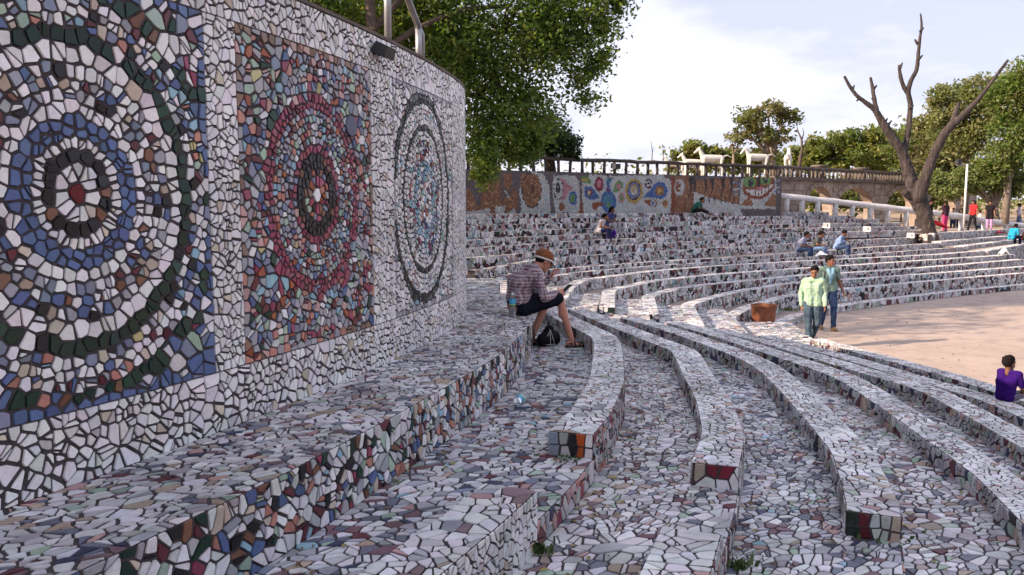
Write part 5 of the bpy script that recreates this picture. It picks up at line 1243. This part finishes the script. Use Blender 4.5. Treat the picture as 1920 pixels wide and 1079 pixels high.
        if hair == 'long': q.capsule(hp(-.07, 0, .03), J['neck'] + V3(-.10, 0, -.06) * s, .075 * hs, .05 * s); q.capsule(J['neck'] + V3(-.10, 0, -.06) * s, J['neck'] + V3(-.12, .02, -.24) * s, .05 * s, .022 * s)
        if hair == 'bun': q.ball(hp(-.13, 0, .02), .045 * hs)
        put(q, 'hair', HAIR, max(.008, vox * .8), 2)
    if shirt:
        q = MB(); torso(q, .016, waist)
        for S in 'RL': arm(q, S, .011, sleeve) if sleeve > 0 else None
        if tunic > 0:
            for S in 'RL': q.capsule(J['hip' + S] + V3(0, 0, .02) * s, J['hip' + S].lerp(J['kn' + S], tunic), (.105) * s, (.115) * s)
        folds(put(q, 'shirt', shirt, vox, 3), .026 * s)
    if trousers:
        q = MB(); p = J['pelvis']
        for k, S in ((-1, 'R'), (1, 'L')): q.capsule(p + V3(0, .06 * k, .05) * s, J['hip' + S], .098 * s * girth, .104 * s); legs(q, S, .016, leg)
        folds(put(q, 'trousers', trousers, vox, 3), .022 * s)
    for S in 'RL':
        if shoes is None: continue
        an = J['an' + S]; fd = FD[S].normalized(); q = MB(); a = an - V3(0, 0, .045) * s - fd * .045 * s; b = an + fd * .155 * s - V3(0, 0, .055) * s + fd * .0
        q.capsule(a, b, .043 * s, .036 * s); q.capsule(a + V3(0, 0, .03) * s, an + fd * .06 * s - V3(0, 0, .02) * s, .042 * s, .034 * s); put(q, 'shoe', shoes, max(.008, vox), 3)
    return t, hp, J, Hd
def yaw_to(dx, dy): return math.atan2(dy, dx)

# --- the seated man with the phone
MB_P = (0.06, 8.95, Z_LEDGE)
man_pose = dict(pelvis=(0, 0, .10), chest=(.035, 0, .37), neck=(.20, 0, .545), head=(.325, 0, .605), shR=(.15, -.18, .475), shL=(.17, .18, .48), elR=(.235, -.235, .215), elL=(.30, .22, .25),
                wrR=(.445, -.115, .245), wrL=(.47, .14, .40), hipR=(.03, -.095, .10), hipL=(.03, .095, .10), knR=(.455, -.14, .19), knL=(.44, .15, .16), anR=(.60, -.17, -.30), anL=(.24, .16, -.30))
SHIRT_M = check_mat('plaid_shirt', (0.44, 0.38, 0.40), (0.13, 0.035, 0.06), 0.036, 0.44, (0.05, 0.06, 0.13))
MY = yaw_to(.93, .36)
t, hp, J, Hd = figure('man in checked shirt and cap bent over his phone on the wall seat', MB_P, MY, man_pose, 1.0, SK_FAIR, SHIRT_M, cloth('navy_shorts', (0.007, 0.008, 0.015)), None, sleeve=1.93, leg=.94,
                      hair='cap', waist=.34, vox=0.0065, head_pitch=0.42, hands={'R': (V3(.9, .35, .12), V3(.1, .5, .85), V3(-.1, .9, -.4), .62), 'L': (V3(.35, -.1, .9), V3(-.2, -.95, .1), V3(.6, -.2, -.5), .9)},
                      foot_dir={'R': V3(1, -.12, -.12), 'L': V3(1, .2, -.12)})
q = MB(); q.ball(hp(-.014, 0, .056), (.112, .090, .084), 18, 12, Hd); o = q.build('cap', simple('rust_cap_cloth', (0.17, 0.058, 0.018), 0.9, 0.3, 30, 0.3), t, world=False); remeshed(o, .008, 3)
q = MB(); q.tube([hp(-.010 + .106 * math.cos(a), .088 * math.sin(a), (.022 + .008 * math.cos(a))) for a in np.linspace(0, 2 * math.pi, 25)], .0105, 8, cap=False); q.build('visor_band', M['statue_white'], t, smooth=True, world=False)
q = MB(); V = []
for zz in (.0, .006):
    for i in range(9):
        a = -1.05 + 2.1 * i / 8
        V.append(hp(.088 * math.cos(a), .086 * math.sin(a), .036 + zz)); V.append(hp(0.01 + .138 * math.cos(a * .72), .092 * math.sin(a * .9), .004 + zz - .02 * abs(math.sin(a))))
for k in range(8): q.add([], [])
F = []
for i in range(8): a = 2 * i; F.append((a, a + 1, a + 3, a + 2)); b = 18 + a; F.append((b, b + 2, b + 3, b + 1)); F.append((a + 1, b + 1, b + 3, a + 3))
q.add(V, F); q.build('visor', simple('cream_visor', (0.50, 0.47, 0.42), 0.7, 0.1, 10, 0), t, world=False)
q = MB(); q.tube([hp(0.01 + .138 * math.cos(a * .72), .092 * math.sin(a * .9), .006 - .02 * abs(math.sin(a))) for a in np.linspace(-1.05, 1.05, 13)], .006, 6); q.build('visor_edge', M['black'], t, smooth=True, world=False)
SANDAL = simple('black_sandal', (0.016, 0.015, 0.016), 0.7, 0.3, 20, 0.1)
for S in 'RL':
    an = J['an' + S]; fd = V3(1, -.12 if S == 'R' else .2, -.03).normalized(); sd = fd.cross(V3(0, 0, 1)).normalized()
    q = MB(); q.capsule(an - V3(0, 0, .068) - fd * .05, an - V3(0, 0, .070) + fd * .185, .030, .030, 10)
    for k in (-1, 1): q.capsule(an - V3(0, 0, .068) - fd * .04 + sd * k * .018, an - V3(0, 0, .070) + fd * .16 + sd * k * .022, .024, .024, 8)
    o = q.build('sandal', SANDAL, t, world=False); remeshed(o, .008, 2)
    q = MB()
    for f0 in (.03, .085, .125):
        P = [an + fd * f0 + sd * .05 * math.cos(a) + V3(0, 0, -.055 + (.052 - f0 * .12) * math.sin(a)) for a in np.linspace(0, math.pi, 9)]; q.tube(P, .0085, 6)
    P = [an - fd * .052 * math.sin(a) + sd * .043 * math.cos(a) + V3(0, 0, -.028) for a in np.linspace(0, math.pi, 9)]; q.tube(P, .009, 6); q.build('sandal_strap', SANDAL, t, smooth=True, world=False)
RM = Matrix.Rotation(MY, 3, 'Z')
def mw(v): return Vector(MB_P) + RM @ v
# phone held in his hand
ph = mw(J['wrR'] + V3(.135, .055, .045)); q = MB(); d1 = RM @ V3(.80, .12, .58).normalized(); d2 = RM @ V3(-.12, .99, 0); d3 = d1.cross(d2)
rot = Matrix((d1, d2, d3)).transposed(); q.box((0, 0, 0), (.140, .072, .009), rot=rot)
pho = empty('phone', ph, 'dark phone held out in the hand of the man in the cap', 'phone'); q.build('case', M['black'], pho, world=False)
q = MB(); q.box(d3 * .0052, (.126, .062, .001), rot=rot); q.build('screen', simple('phone_glass', (0.02, 0.03, 0.03), 0.08, 0.1, 4, 0), pho, world=False)
# black rucksack on the ground between his feet
bp = mw(V3(.40, .03, -.38)); q = MB(); bag = empty('rucksack', bp, 'black rucksack with pale piping slumped between the man\'s feet', 'bag'); bag.scale = (.84, .84, .84)
q.capsule((-.07, -.08, .10), (.07, .08, .11), .10, .10); q.capsule((-.02, 0, .14), (.01, .02, .22), .09, .07); q.capsule((-.12, -.05, .07), (.10, .1, .07), .07, .07); o = q.build('bag_body', simple('black_nylon', (0.008, 0.008, 0.010), 0.8, 0.3, 25, 0.3, spec=0.1), bag, world=False); remeshed(o, .012, 3)
PIPE = simple('pale_piping', (0.40, 0.42, 0.40), 0.6, 0.1, 10, 0)
for P in ([(.02, -.150, .02), (.02, -.150, .12), (.01, -.09, .25)], [(-.10, -.14, .06), (-.03, -.145, .14), (.01, -.11, .22)], [(.08, -.10, .03), (.05, -.11, .14), (.02, -.08, .24)], [(-.09, -.14, .03), (.02, -.155, .05), (.08, -.10, .04)]):
    q = MB(); q.tube(P, .0042, 6); q.build('piping', PIPE, bag, smooth=True, world=False)
q = MB(); q.tube([mw(V3(.10, -.02, -.02)) - bp, mw(V3(.13, -.08, -.12)) - bp, mw(V3(.15, -.06, -.26)) - bp, mw(V3(.22, -.05, -.35)) - bp], .012, 7); q.build('strap', M['black'], bag, smooth=True, world=False)

# --- the two young men walking over the arena floor
def floor_pt(px, py, z=ARENA_Z): x, y = at(px, py, z); return (x, y, z)
wk = dict(STAND); wk.update(head=(.045, .01, 1.565), pelvis=(0, .015, .92), knR=(.09, -.075, .50), anR=(.10, -.06, .085), knL=(.03, .10, .50), anL=(-.27, .06, .20), wrR=(-.06, -.20, .86), elR=(-.10, -.215, 1.12), wrL=(.16, .22, .89), elL=(.0, .235, 1.12), shR=(-.03, -.160, 1.37), shL=(.03, .163, 1.39))
figure('young man in pale green checked shirt walking towards the kerb', floor_pt(1520, 652), yaw_to(-.22, -1), wk, .95, SK_BR, check_mat('green_check_shirt', (0.40, 0.54, 0.36), (0.16, 0.34, 0.27), 0.058, 0.24, (0.24, 0.40, 0.40)),
       DENIM_G, simple('brown_leather', (0.26, 0.09, 0.045), 0.5, 0.2, 12, 0.1), sleeve=1.93, leg=1.97, vox=0.009, head_pitch=.25, head_yaw=-.25, foot_dir={'R': V3(1, -.2, -.05), 'L': V3(.75, .2, -.6)})
wk2 = dict(STAND); wk2.update(shR=(0, -.165, 1.38), shL=(0, .165, 1.38), knR=(-.02, -.09, .49), anR=(-.14, -.10, .10), knL=(.12, .09, .50), anL=(.10, .10, .085), elL=(-.10, .25, 1.12), wrL=(-.03, .33, .88))
t, hp, J, Hd = figure('young man with pale blue scarf walking behind the green shirt', floor_pt(1551, 619), yaw_to(-.05, -1), wk2, .985, SK_BR, cloth('sage_shirt', (0.15, 0.225, 0.19), 0.35), DENIM,
       simple('tan_shoe', (0.22, 0.13, 0.06), 0.6, 0.2, 12, 0.1), sleeve=.72, leg=1.97, vox=0.009, head_yaw=.75)
q = MB(); n = J['neck']
for k in (-1, 1): q.capsule(n + V3(-.06, .07 * k, .0), n + V3(.085, .05 * k, -.06), .045, .045); q.capsule(n + V3(.085, .05 * k, -.06), n + V3(.13, .02 * k, -.20), .045, .03)
q.capsule(n + V3(-.08, -.06, .0), n + V3(-.08, .06, .0), .045, .045); q.capsule(n + V3(.12, 0, -.18), n + V3(.13, -.02, -.34), .05, .03)
o = q.build('scarf', cloth('pale_blue_scarf', (0.20, 0.36, 0.44), 0.25), t, world=False); remeshed(o, .012, 3)
q = MB()
for k in (-1, 1): q.tube([n + V3(-.14, .11 * k, -.30), n + V3(-.11, .125 * k, -.06), n + V3(-.02, .135 * k, -.005), n + V3(.095, .13 * k, -.12), n + V3(.10, .14 * k, -.30)], .016, 6)
q.build('bag_strap', M['black'], t, smooth=True, world=False)

# --- the boy on the near bench
x, y = at(1884, 752, TOPZ['F']); bx_ = 5.42; bs = .62
boy = dict(SIT); boy.update(chest=(.02, 0, .36), neck=(.05, 0, .56), head=(.075, 0, .71), wrR=(.30, -.16, .12), elR=(.12, -.24, .27), knR=(.42, -.15, .13), knL=(.42, .15, .15), anR=(.72, -.12, -.02), anL=(.70, .14, -.02))
figure('small boy in purple shirt sitting with his back turned', (x, y, TOPZ['F']), yaw_to(.86, .50), boy, .60, SK_DK, cloth('purple_shirt', (0.026, 0.005, 0.105), 0.2), check_mat('grey_check_shorts', (0.16, 0.15, 0.20), (0.05, 0.05, 0.09), 0.03, 0.4),
       None, sleeve=.85, leg=1.35, vox=0.0075, head_yaw=-.25, child=True)

# --- people far off on the tiers
def tier_pt(px, tier, off=-0.12):
    z, P = FP[tier]; best = None
    for u in np.linspace(0, P.L, 400):
        x, y = P.pos(u, off); d = abs(960 + FPX * x / (y * 1.005) - px)
        if best is None or d < best[0]: best = (d, float(x), float(y))
    return (best[1], best[2], z)
sit_l = dict(SIT); sit_l.update(chest=(.10, 0, .36), neck=(.21, 0, .52), head=(.29, 0, .64), shR=(.18, -.17, .49), shL=(.18, .17, .49), wrR=(.42, -.06, .24), wrL=(.42, .06, .24))
fv = 0.02
figure('woman in white sleeveless top seated beside the blue dressed woman', tier_pt(1121, 11), yaw_to(.9, -.45), dict(sit_l), .95, SK_BR, cloth('white_top', (0.52, 0.50, 0.54), 0.1), cloth('dark_blue_trousers', (0.03, 0.03, 0.09)), M['black'], sleeve=.12, leg=1.9, hair='bun', vox=fv, head_yaw=.2, tunic=.25, face=False)
figure('woman with long hair in blue dress seated before the peacock', tier_pt(1139, 12), yaw_to(.75, -.65), dict(SIT), .98, SK_DK, cloth('blue_dress', (0.055, 0.060, 0.16), 0.3), cloth('grey_trousers', (0.34, 0.33, 0.36)), M['black'], sleeve=.35, leg=1.9, hair='long', vox=fv, head_yaw=.3, tunic=.3, face=False)
q = MB(); c = Vector(tier_pt(1150, 11)); q.capsule((0, 0, .10), (.05, -.05, .2), .11, .09); q.capsule((.02, 0, .2), (.06, .0, .34), .05, .02)
bagp = empty('cloth_bag', (c.x - .1, c.y - .35, FP[10][0]), 'purple cloth bag at the feet of the two women', 'bag'); o = q.build('bag_body', cloth('violet_cloth', (0.07, 0.02, 0.24)), bagp, world=False); remeshed(o, .02, 3)
gx_, gy_ = MP.pos(mu(1287, 385)[0], 0.45)
hun = dict(SIT); hun.update(chest=(.16, 0, .33), neck=(.30, 0, .46), head=(.38, 0, .55), shR=(.26, -.17, .43), shL=(.26, .17, .43), wrR=(.50, -.1, .12), wrL=(.50, .1, .12), elR=(.30, -.22, .22), elL=(.30, .22, .22), knR=(.40, -.2, .13), knL=(.40, .2, .13), anR=(.72, -.12, -.02), anL=(.72, .12, -.02))
figure('person in green shirt bent forward against the striped tiger mural', (gx_, gy_, FP[-1][0]), yaw_to(.85, -.45), hun, 1.0, SK_DK, cloth('green_shirt', (0.03, 0.13, 0.09), 0.25), cloth('black_trousers', (0.015, 0.015, 0.018)), None, sleeve=.8, leg=1.7, vox=fv, face=False)
figure('man in pale t-shirt, leftmost of three seated on the far tiers', tier_pt(1495, 7), yaw_to(.80, -.55), dict(sit_l), .98, SK_DK, cloth('pale_tee', (0.25, 0.27, 0.39), 0.12), DENIM, M['black'], sleeve=.6, leg=1.95, vox=fv, head_yaw=.2, face=False)
figure('man in dark grey t-shirt seated close beside the pale t-shirt', tier_pt(1521, 7), yaw_to(.85, -.5), dict(sit_l), .98, SK_BR, cloth('grey_tee', (0.075, 0.085, 0.09), 0.15), DENIM_L, M['black'], sleeve=.6, leg=1.95, vox=fv, head_yaw=.3, face=False)
sp = dict(sit_l); sp.update(wrR=(.34, -.04, .38), wrL=(.34, .04, .38), head=(.27, 0, .64))
figure('man in light blue shirt seated a little apart, looking at his hands', tier_pt(1566, 7), yaw_to(.80, -.55), sp, .98, SK_DK, cloth('light_blue_shirt', (0.18, 0.26, 0.44), 0.15), DENIM, M['black'], sleeve=1.7, leg=1.95, vox=fv, head_pitch=.4, face=False)
p = at(1902, 451, -1.60)
figure('person in turquoise top seated at the far right of the tiers', (p[0] - .1, p[1] + .1, -1.58), yaw_to(.8, .3), dict(sit_l), 1.0, SK_DK, cloth('turquoise_top', (0.02, 0.26, 0.40), 0.15), cloth('navy_trousers', (0.015, 0.02, 0.05)), M['black'], sleeve=1.6, leg=1.95, vox=fv, face=False)
p = at(1921, 451, -1.60)
figure('dark clothed person sitting next to the turquoise top', (p[0], p[1] + .1, -1.6), yaw_to(.6, -.6), dict(sit_l), .92, SK_DK, cloth('dark_brown_top', (0.05, 0.02, 0.018), 0.15), cloth('black_skirt', (0.02, 0.01, 0.012)), M['black'], sleeve=1.6, leg=1.95, vox=fv, face=False)
def stand_at(px, py_head, d, h): v = atd(px, py_head, d); return (v.x, v.y, v.z - h)
st = dict(STAND); wl_ = dict(STAND); wl_.update(knR=(.12, -.09, .5), anR=(.22, -.1, .10), anL=(-.22, .1, .12), knL=(-.04, .1, .49))
figure('woman with dark top and pink trousers standing near the dead tree', stand_at(1774, 376, 40.2, 1.59), yaw_to(-.3, .9), st, .92, SK_DK, cloth('dark_maroon_top', (0.045, 0.02, 0.04)), cloth('pink_trousers', (0.52, 0.05, 0.15)), M['black'], sleeve=.6, leg=1.95, hair='long', vox=fv, face=False)
figure('woman in red top and black trousers walking by the railing', stand_at(1826, 380, 42.6, 1.5), yaw_to(-.9, -.4), wl_, .95, SK_BR, cloth('red_top', (0.42, 0.025, 0.03)), cloth('black_trousers_thin', (0.012, 0.012, 0.015)), M['black'], sleeve=.5, leg=1.95, hair='long', vox=fv, face=False)
figure('woman in black tunic and lilac leggings by the railing', stand_at(1857, 383, 44.0, 1.42), yaw_to(-.5, -.8), st, .94, SK_BR, cloth('black_tunic', (0.014, 0.012, 0.016)), cloth('lilac_leggings', (0.50, 0.26, 0.46)), M['black'], sleeve=.6, leg=1.95, hair='bun', vox=fv, tunic=.5, face=False)
figure('person in black half hidden behind the dead tree trunk', stand_at(1744, 388, 41.5, 1.28), yaw_to(.5, -.8), st, .95, SK_DK, cloth('black_shirt', (0.012, 0.012, 0.014)), DENIM, M['black'], sleeve=.6, leg=1.95, vox=fv, face=False)
figure('person in white and blue beyond the railing at the right edge', stand_at(1911, 398, 47.5, 1.1), yaw_to(.8, -.4), wl_, .95, SK_DK, cloth('white_blue_top', (0.55, 0.52, 0.60), .3), DENIM_L, M['black'], sleeve=1.3, leg=1.95, vox=fv, face=False)
for k, (px, py, d, c, l_) in enumerate(((1788, 390, 52, (0.45, 0.42, 0.40), 'distant visitor in cream between the pink trousers and red top'), (1800, 393, 53, (0.10, 0.09, 0.16), 'distant visitor in dark clothes beyond the lamp post'), (1838, 394, 52, (0.50, 0.46, 0.46), 'distant pale clothed visitor beyond the red top'))):
    figure(l_, stand_at(px, py, d, 1.6), yaw_to(-.5, -.7 + k * .4), st, .94, SK_DK, cloth('visitor_top_%s' % 'abc'[k], c), DENIM, M['black'], sleeve=.6, leg=1.95, vox=.03, face=False, group='distant visitors beyond the railing')

# ================================================================== SMALLER THINGS
def glassy(name, col, rough=0.06, alpha=None):
    m, t, b = new_mat(name); b.inputs['Base Color'].default_value = (*col, 1); b.inputs['Roughness'].default_value = rough; b.inputs['Transmission Weight'].default_value = 0.85; b.inputs['IOR'].default_value = 1.2
    return m
PET = glassy('clear_plastic', (0.80, 0.88, 0.92)); LAB = simple('blue_label', (0.04, 0.30, 0.52), 0.4, 0.15, 12, 0); CAPW = simple('white_cap', (0.75, 0.76, 0.78), 0.4, 0.05, 5, 0); LABG = simple('green_band', (0.20, 0.45, 0.12), 0.4, 0.1, 12, 0)
def bottle(label, loc, rot):
    b = empty('water_bottle', loc, label, 'bottle'); b.rotation_euler = rot
    prof = [(0.0, 0.0), (.034, 0.0), (.038, .008)]
    for k in range(6): prof += [(.038, .02 + k * .018), (.0355, .029 + k * .018)]
    prof += [(.038, .130), (.038, .185), (.036, .200), (.026, .222), (.015, .240), (.0135, .252), (0.0, .252)]
    q = MB(); q.lathe((0, 0, 0), prof, 18); q.build('bottle_body', PET, b, smooth=True, world=False)
    q = MB(); q.lathe((0, 0, 0), [(.0386, .148), (.0392, .150), (.0392, .196), (.0375, .199)], 18); q.build('label_wrap', LAB, b, smooth=True, world=False)
    q = MB(); q.lathe((0, 0, 0), [(.0386, .136), (.0392, .138), (.0392, .1485), (.0386, .149)], 18); q.build('label_band', LABG, b, smooth=True, world=False)
    q = MB(); q.lathe((0, 0, 0), [(0, .268), (.014, .268), (.0155, .265), (.0155, .247), (.0145, .246)], 14); q.build('bottle_cap', CAPW, b, smooth=True, world=False); return b
p = at(961, 595.5, Z_LEDGE); bottle('water bottle with blue label standing behind the seated man', (p[0], p[1], Z_LEDGE + .006), (0, 0, 0.3))
p = at(986, 752, FLOORZ['A']); p2 = at(962, 768, FLOORZ['A']); a = math.atan2(p2[1] - p[1], p2[0] - p[0])
bottle('empty water bottle lying on its side on the tiled floor', (p[0], p[1], FLOORZ['A'] + .046), (0, math.pi / 2, a))

# rusty planter tub
px_, py_ = at(1431, 601, -2.56); pl = empty('rusty_planter', (px_, py_, -2.60), 'rust brown round metal tub standing on the kerb corner', 'planter')
q = MB(); q.lathe((0, 0, 0), [(0, .02), (.235, .0), (.255, .04), (.262, .16), (.268, .30), (.272, .345), (.286, .36), (.286, .40), (.270, .40), (.262, .34), (.25, .30), (0, .29)], 26)
for i, v in enumerate(q.v): k = 1 + .022 * math.sin(3 * math.atan2(v[1], v[0]) + 1) ; q.v[i] = (v[0] * k, v[1] * k, v[2] + (.008 * math.sin(5 * math.atan2(v[1], v[0])) if v[2] > .3 else 0))
q.build('tub', M['rust'], pl, smooth=True, world=False)
q = MB(); q.lathe((0, 0, 0), [(.263, .30), (.276, .305), (.276, .325), (.268, .33)], 26); q.build('hoop', M['rust'], pl, smooth=True, world=False)
q = MB(); q.lathe((0, 0, 0), [(0, .325), (.12, .32), (.25, .30)], 18); q.build('soil', M['earth'], pl, world=False)

# white horse statues on the bank
def horse(label, px, py_back, d, yaw, s=1.0, nod=0.0):
    c = atd(px, py_back, d); h = empty('horse_statue', (c.x, c.y, c.z - 1.08 * s), label, 'statue', 'white horse statues along the bank', rz=yaw)
    q = MB()
    def C(a, b, r0, r1): q.capsule(Vector(a) * s, Vector(b) * s, r0 * s, r1 * s)
    C((-.50, 0, .95), (.45, 0, .97), .19, .20); C((-.1, 0, .90), (.3, 0, .90), .18, .18)
    C((.50, 0, 1.02), (.74, 0, 1.42), .15, .10); C((.74, 0, 1.44), (1.00, 0, 1.24 - nod), .095, .055)
    for k in (-1, 1):
        C((.70, .05 * k, 1.52), (.69, .06 * k, 1.62), .03, .012)
        C((.48, .10 * k, .85), (.50, .11 * k, .45), .085, .055); C((.50, .11 * k, .45), (.50, .11 * k, .05), .05, .045)
        C((-.52, .11 * k, .90), (-.46, .12 * k, .52), .11, .06); C((-.46, .12 * k, .52), (-.56, .12 * k, .42), .058, .05); C((-.56, .12 * k, .42), (-.54, .12 * k, .05), .05, .045)
    C((-.66, 0, 1.05), (-.86, 0, 1.12), .05, .045); C((-.86, 0, 1.12), (-1.15, 0, 1.00), .045, .03)
    o = q.build('figure', M['statue_white'], h, world=False); remeshed(o, .03, 4); return h
horse('white horse statue half hidden at the left end of the herd', 1266, 304, 44, yaw_to(-1, -.15), .78)
horse('white horse statue behind the log fence, second in the herd', 1300, 301, 43.5, yaw_to(-1, -.1), .86)
horse('white horse statue with raised tail in the middle of the herd', 1335, 293, 43, yaw_to(-1, -.15), .98)
horse('greyish white horse statue standing apart on the bank', 1420, 291, 43, yaw_to(-1, -.2), .95, .1)
horse('white horse statue turned away beside the small bare tree', 1478, 292, 44, yaw_to(.35, .9), .98)

# lamp post
b = atd(1808, 408, 44); top = atd(1808, 308, 44); lp = empty('lamp_post', (b.x, b.y, b.z - .6), 'tall thin white lamp post with a square flood lamp on a crossbar', 'lamp post')
q = MB(); q.tube([(b.x, b.y, b.z - .6), (b.x, b.y, top.z)], .055, 10); q.build('pole', M['white_paint'], lp, smooth=True)
a_ = atd(1793, 310, 44); c_ = atd(1820, 309, 44); q = MB(); q.tube([a_, c_], .03, 8); q.build('crossbar', M['metal'], lp, smooth=True)
q = MB(); l_ = atd(1797, 304, 44); q.box(l_, (.30, .2, .26), 0.4, .85); q.build('lamp_head', M['black'], lp)

# white lamp boxes on the far risers; the first stands for a sunlit spot
for k, (px, tier) in enumerate(((1166, 12), (1343, 12), (1546, 11), (1622, 10), (1703, 8))):
    x, y, z = tier_pt(px, tier, 0.06); lb = empty('lamp_box', (x, y, z), ['white lamp box on the riser beside the two women', 'white lamp box below the tiger face', 'white lamp box above the three seated men', 'white lamp box between the men and the dead tree', 'white lamp box at the foot of the dead tree'][k], 'lamp', 'white lamp boxes on the far tiers')
    q = MB(); q.box((x, y, z + .10), (.34, .16, .24), -0.7, .94); q.build('housing', M['white_paint'], lb); nrm = Vector((.62, -.78, 0)); c = Vector((x, y, z + .11)) + nrm * .085 + Vector((.78, .62, 0)) * -.04
    q = MB(); q.box(c, (.15, .012, .12), 0.67); q.build('lens', M['black'], lb)
x, y = MP.pos(mu(1152, 315)[0], 0.03); lb = empty('lamp_box', (float(x), float(y), FZ + .2), 'grey twin lamp box hung on the log fence above the peacock', 'lamp')
q = MB(); q.box((x - .1, y - .07, FZ + .30), (.16, .14, .22), .5); q.build('housing', M['concrete'], lb); q = MB(); q.box((x + .12, y + .05, FZ + .28), (.16, .14, .22), .5); q.build('housing', M['black'], lb)

# red cloth and paper litter on the right-hand rows
def rag(name, label, cat, pt, col, w_, h_, seed):
    r_ = random.Random(seed); q = MB(); n = 6; V = []
    for i in range(n):
        for j in range(n):
            V.append(((i / (n - 1) - .5) * w_, (j / (n - 1) - .5) * w_ * .6, max(0.01, h_ * (1 - abs(i / (n - 1) - .45) * 1.7) * (1 - abs(j / (n - 1) - .5) * 1.2) + r_.uniform(-.02, .03))))
    q.add(V, [(i * n + j, (i + 1) * n + j, (i + 1) * n + j + 1, i * n + j + 1) for i in range(n - 1) for j in range(n - 1)])
    o = q.build(name, cloth(name + '_cloth', col), None); o.location = pt; s_ = o.modifiers.new('thick', 'SOLIDIFY'); s_.thickness = .02; tag(o, label, cat)
v = atd(1757, 423, 38.6); rag('red_cloth', 'bright red cloth heaped right of the dead tree foot', 'cloth', (v.x, v.y, v.z - .12), (0.50, 0.02, 0.025), 1.0, .45, 1)
v = atd(1876, 437, 43.5); rag('crimson_cloth', 'crimson cloth lying on the row below the lilac leggings', 'cloth', (v.x, v.y, v.z - .02), (0.40, 0.02, 0.05), .5, .14, 2)
x, y, z = tier_pt(1880, 4, -.1); rag('paper_bag', 'crumpled white paper bag on a right-hand row', 'bag', (x, y, z), (0.75, 0.74, 0.74), .40, .42, 3)
x, y, z = tier_pt(1540, 6, -.1); rag('white_bag', 'crumpled white carrier bag between the seated men', 'bag', (x, y, z), (0.70, 0.70, 0.72), .5, .22, 4)

# weeds in the joints, dead leaves
def weed(label, x, y, z, n, h_, spread, seed, group='weeds at the bench ends'):
    r_ = random.Random(seed); q = MB()
    for _ in range(n):
        a = r_.uniform(0, 6.28); d = abs(r_.gauss(0, spread)); bx, by = x + d * math.cos(a), y + d * .6 * math.sin(a); hh = h_ * r_.uniform(.4, 1.1); lx, ly = r_.uniform(-.6, .6) * hh, r_.uniform(-.6, .6) * hh; w_ = r_.uniform(.004, .010); t_ = r_.uniform(0, 3.14)
        dx, dy = w_ * math.cos(t_), w_ * math.sin(t_)
        q.add([(bx - dx, by - dy, z), (bx + dx, by + dy, z), (bx + lx * .5 + dx * 1.3, by + ly * .5 + dy * 1.3, z + hh * .65), (bx + lx, by + ly, z + hh * .8), (bx + lx * .5 - dx * 1.3, by + ly * .5 - dy * 1.3, z + hh * .65)], [(0, 1, 2, 4), (4, 2, 3)])
    o = q.build('weed', WEED); tag(o, label, None, group, 'stuff')
WEED = simple('weed_green', (0.045, 0.085, 0.02), 0.6, 0.4, 30, 0)
def wpt(px, py, z): return at(px, py, z)
for px, py, z, n, h_, sp_, l_ in ((1385, 1068, -1.90, 60, .075, .05, 'green weed tuft beside the bench stub at the bottom edge'), (1650, 1006, -1.90, 110, .035, .10, 'low weeds along the black and red bench end'), (1010, 1040, -1.75, 55, .08, .035, 'weed tuft at the foot of the pale block corner'),
                                  (1070, 858, -1.60, 120, .03, .11, 'dark low weeds under the orange shard bench end'), (1368, 680, -1.90, 36, .12, .03, 'green weed growing against a bench halfway up the near rows'), (1475, 583, -2.5, 110, .10, .22, 'patch of weeds behind the rusty planter')):
    x, y = wpt(px, py, z); weed(l_, x, y, z, n, h_, sp_, int(px))
r_ = random.Random(8); LEAFM = [simple('dry_leaf', (0.14, 0.09, 0.04), 0.9, 0.3, 9, 0), simple('yellow_leaf', (0.30, 0.24, 0.07), 0.8, 0.3, 9, 0)]
for m_i, m_ in enumerate(LEAFM):
    q = MB()
    for _ in range(300):
        k = r_.choice('ABCDE'); y = r_.uniform(2.6, 12); xo = ex(order[order.index(k) - 1], y); x = xo + abs(r_.gauss(0, .25)) + .03
        if x > ex(k, y) - BW: x = ex(k, y) - BW - r_.uniform(.01, .05)
        a = r_.uniform(0, 6.28); s_ = r_.uniform(.012, .03); z = FLOORZ[k] + .009
        q.add([(x + s_ * math.cos(a), y + s_ * math.sin(a), z + .004), (x - s_ * .4 * math.sin(a), y + s_ * .4 * math.cos(a), z + .012), (x - s_ * math.cos(a), y - s_ * math.sin(a), z), (x + s_ * .4 * math.sin(a), y - s_ * .4 * math.cos(a), z + .010)], [(0, 1, 2, 3)])
    for _ in range(160):
        y = r_.uniform(8, 27); x = ex('G', min(y, 14.2)) + abs(r_.gauss(0, 2.0)) + .1 + max(0, y - 17) * 1.15; a = r_.uniform(0, 6.28); s_ = r_.uniform(.015, .035); z = ARENA_Z + .004
        q.add([(x + s_ * math.cos(a), y + s_ * math.sin(a), z + .004), (x - s_ * .4 * math.sin(a), y + s_ * .4 * math.cos(a), z + .012), (x - s_ * math.cos(a), y - s_ * math.sin(a), z), (x + s_ * .4 * math.sin(a), y - s_ * .4 * math.cos(a), z + .010)], [(0, 1, 2, 3)])
    o = q.build('fallen_leaves', m_); tag(o, kind='stuff')
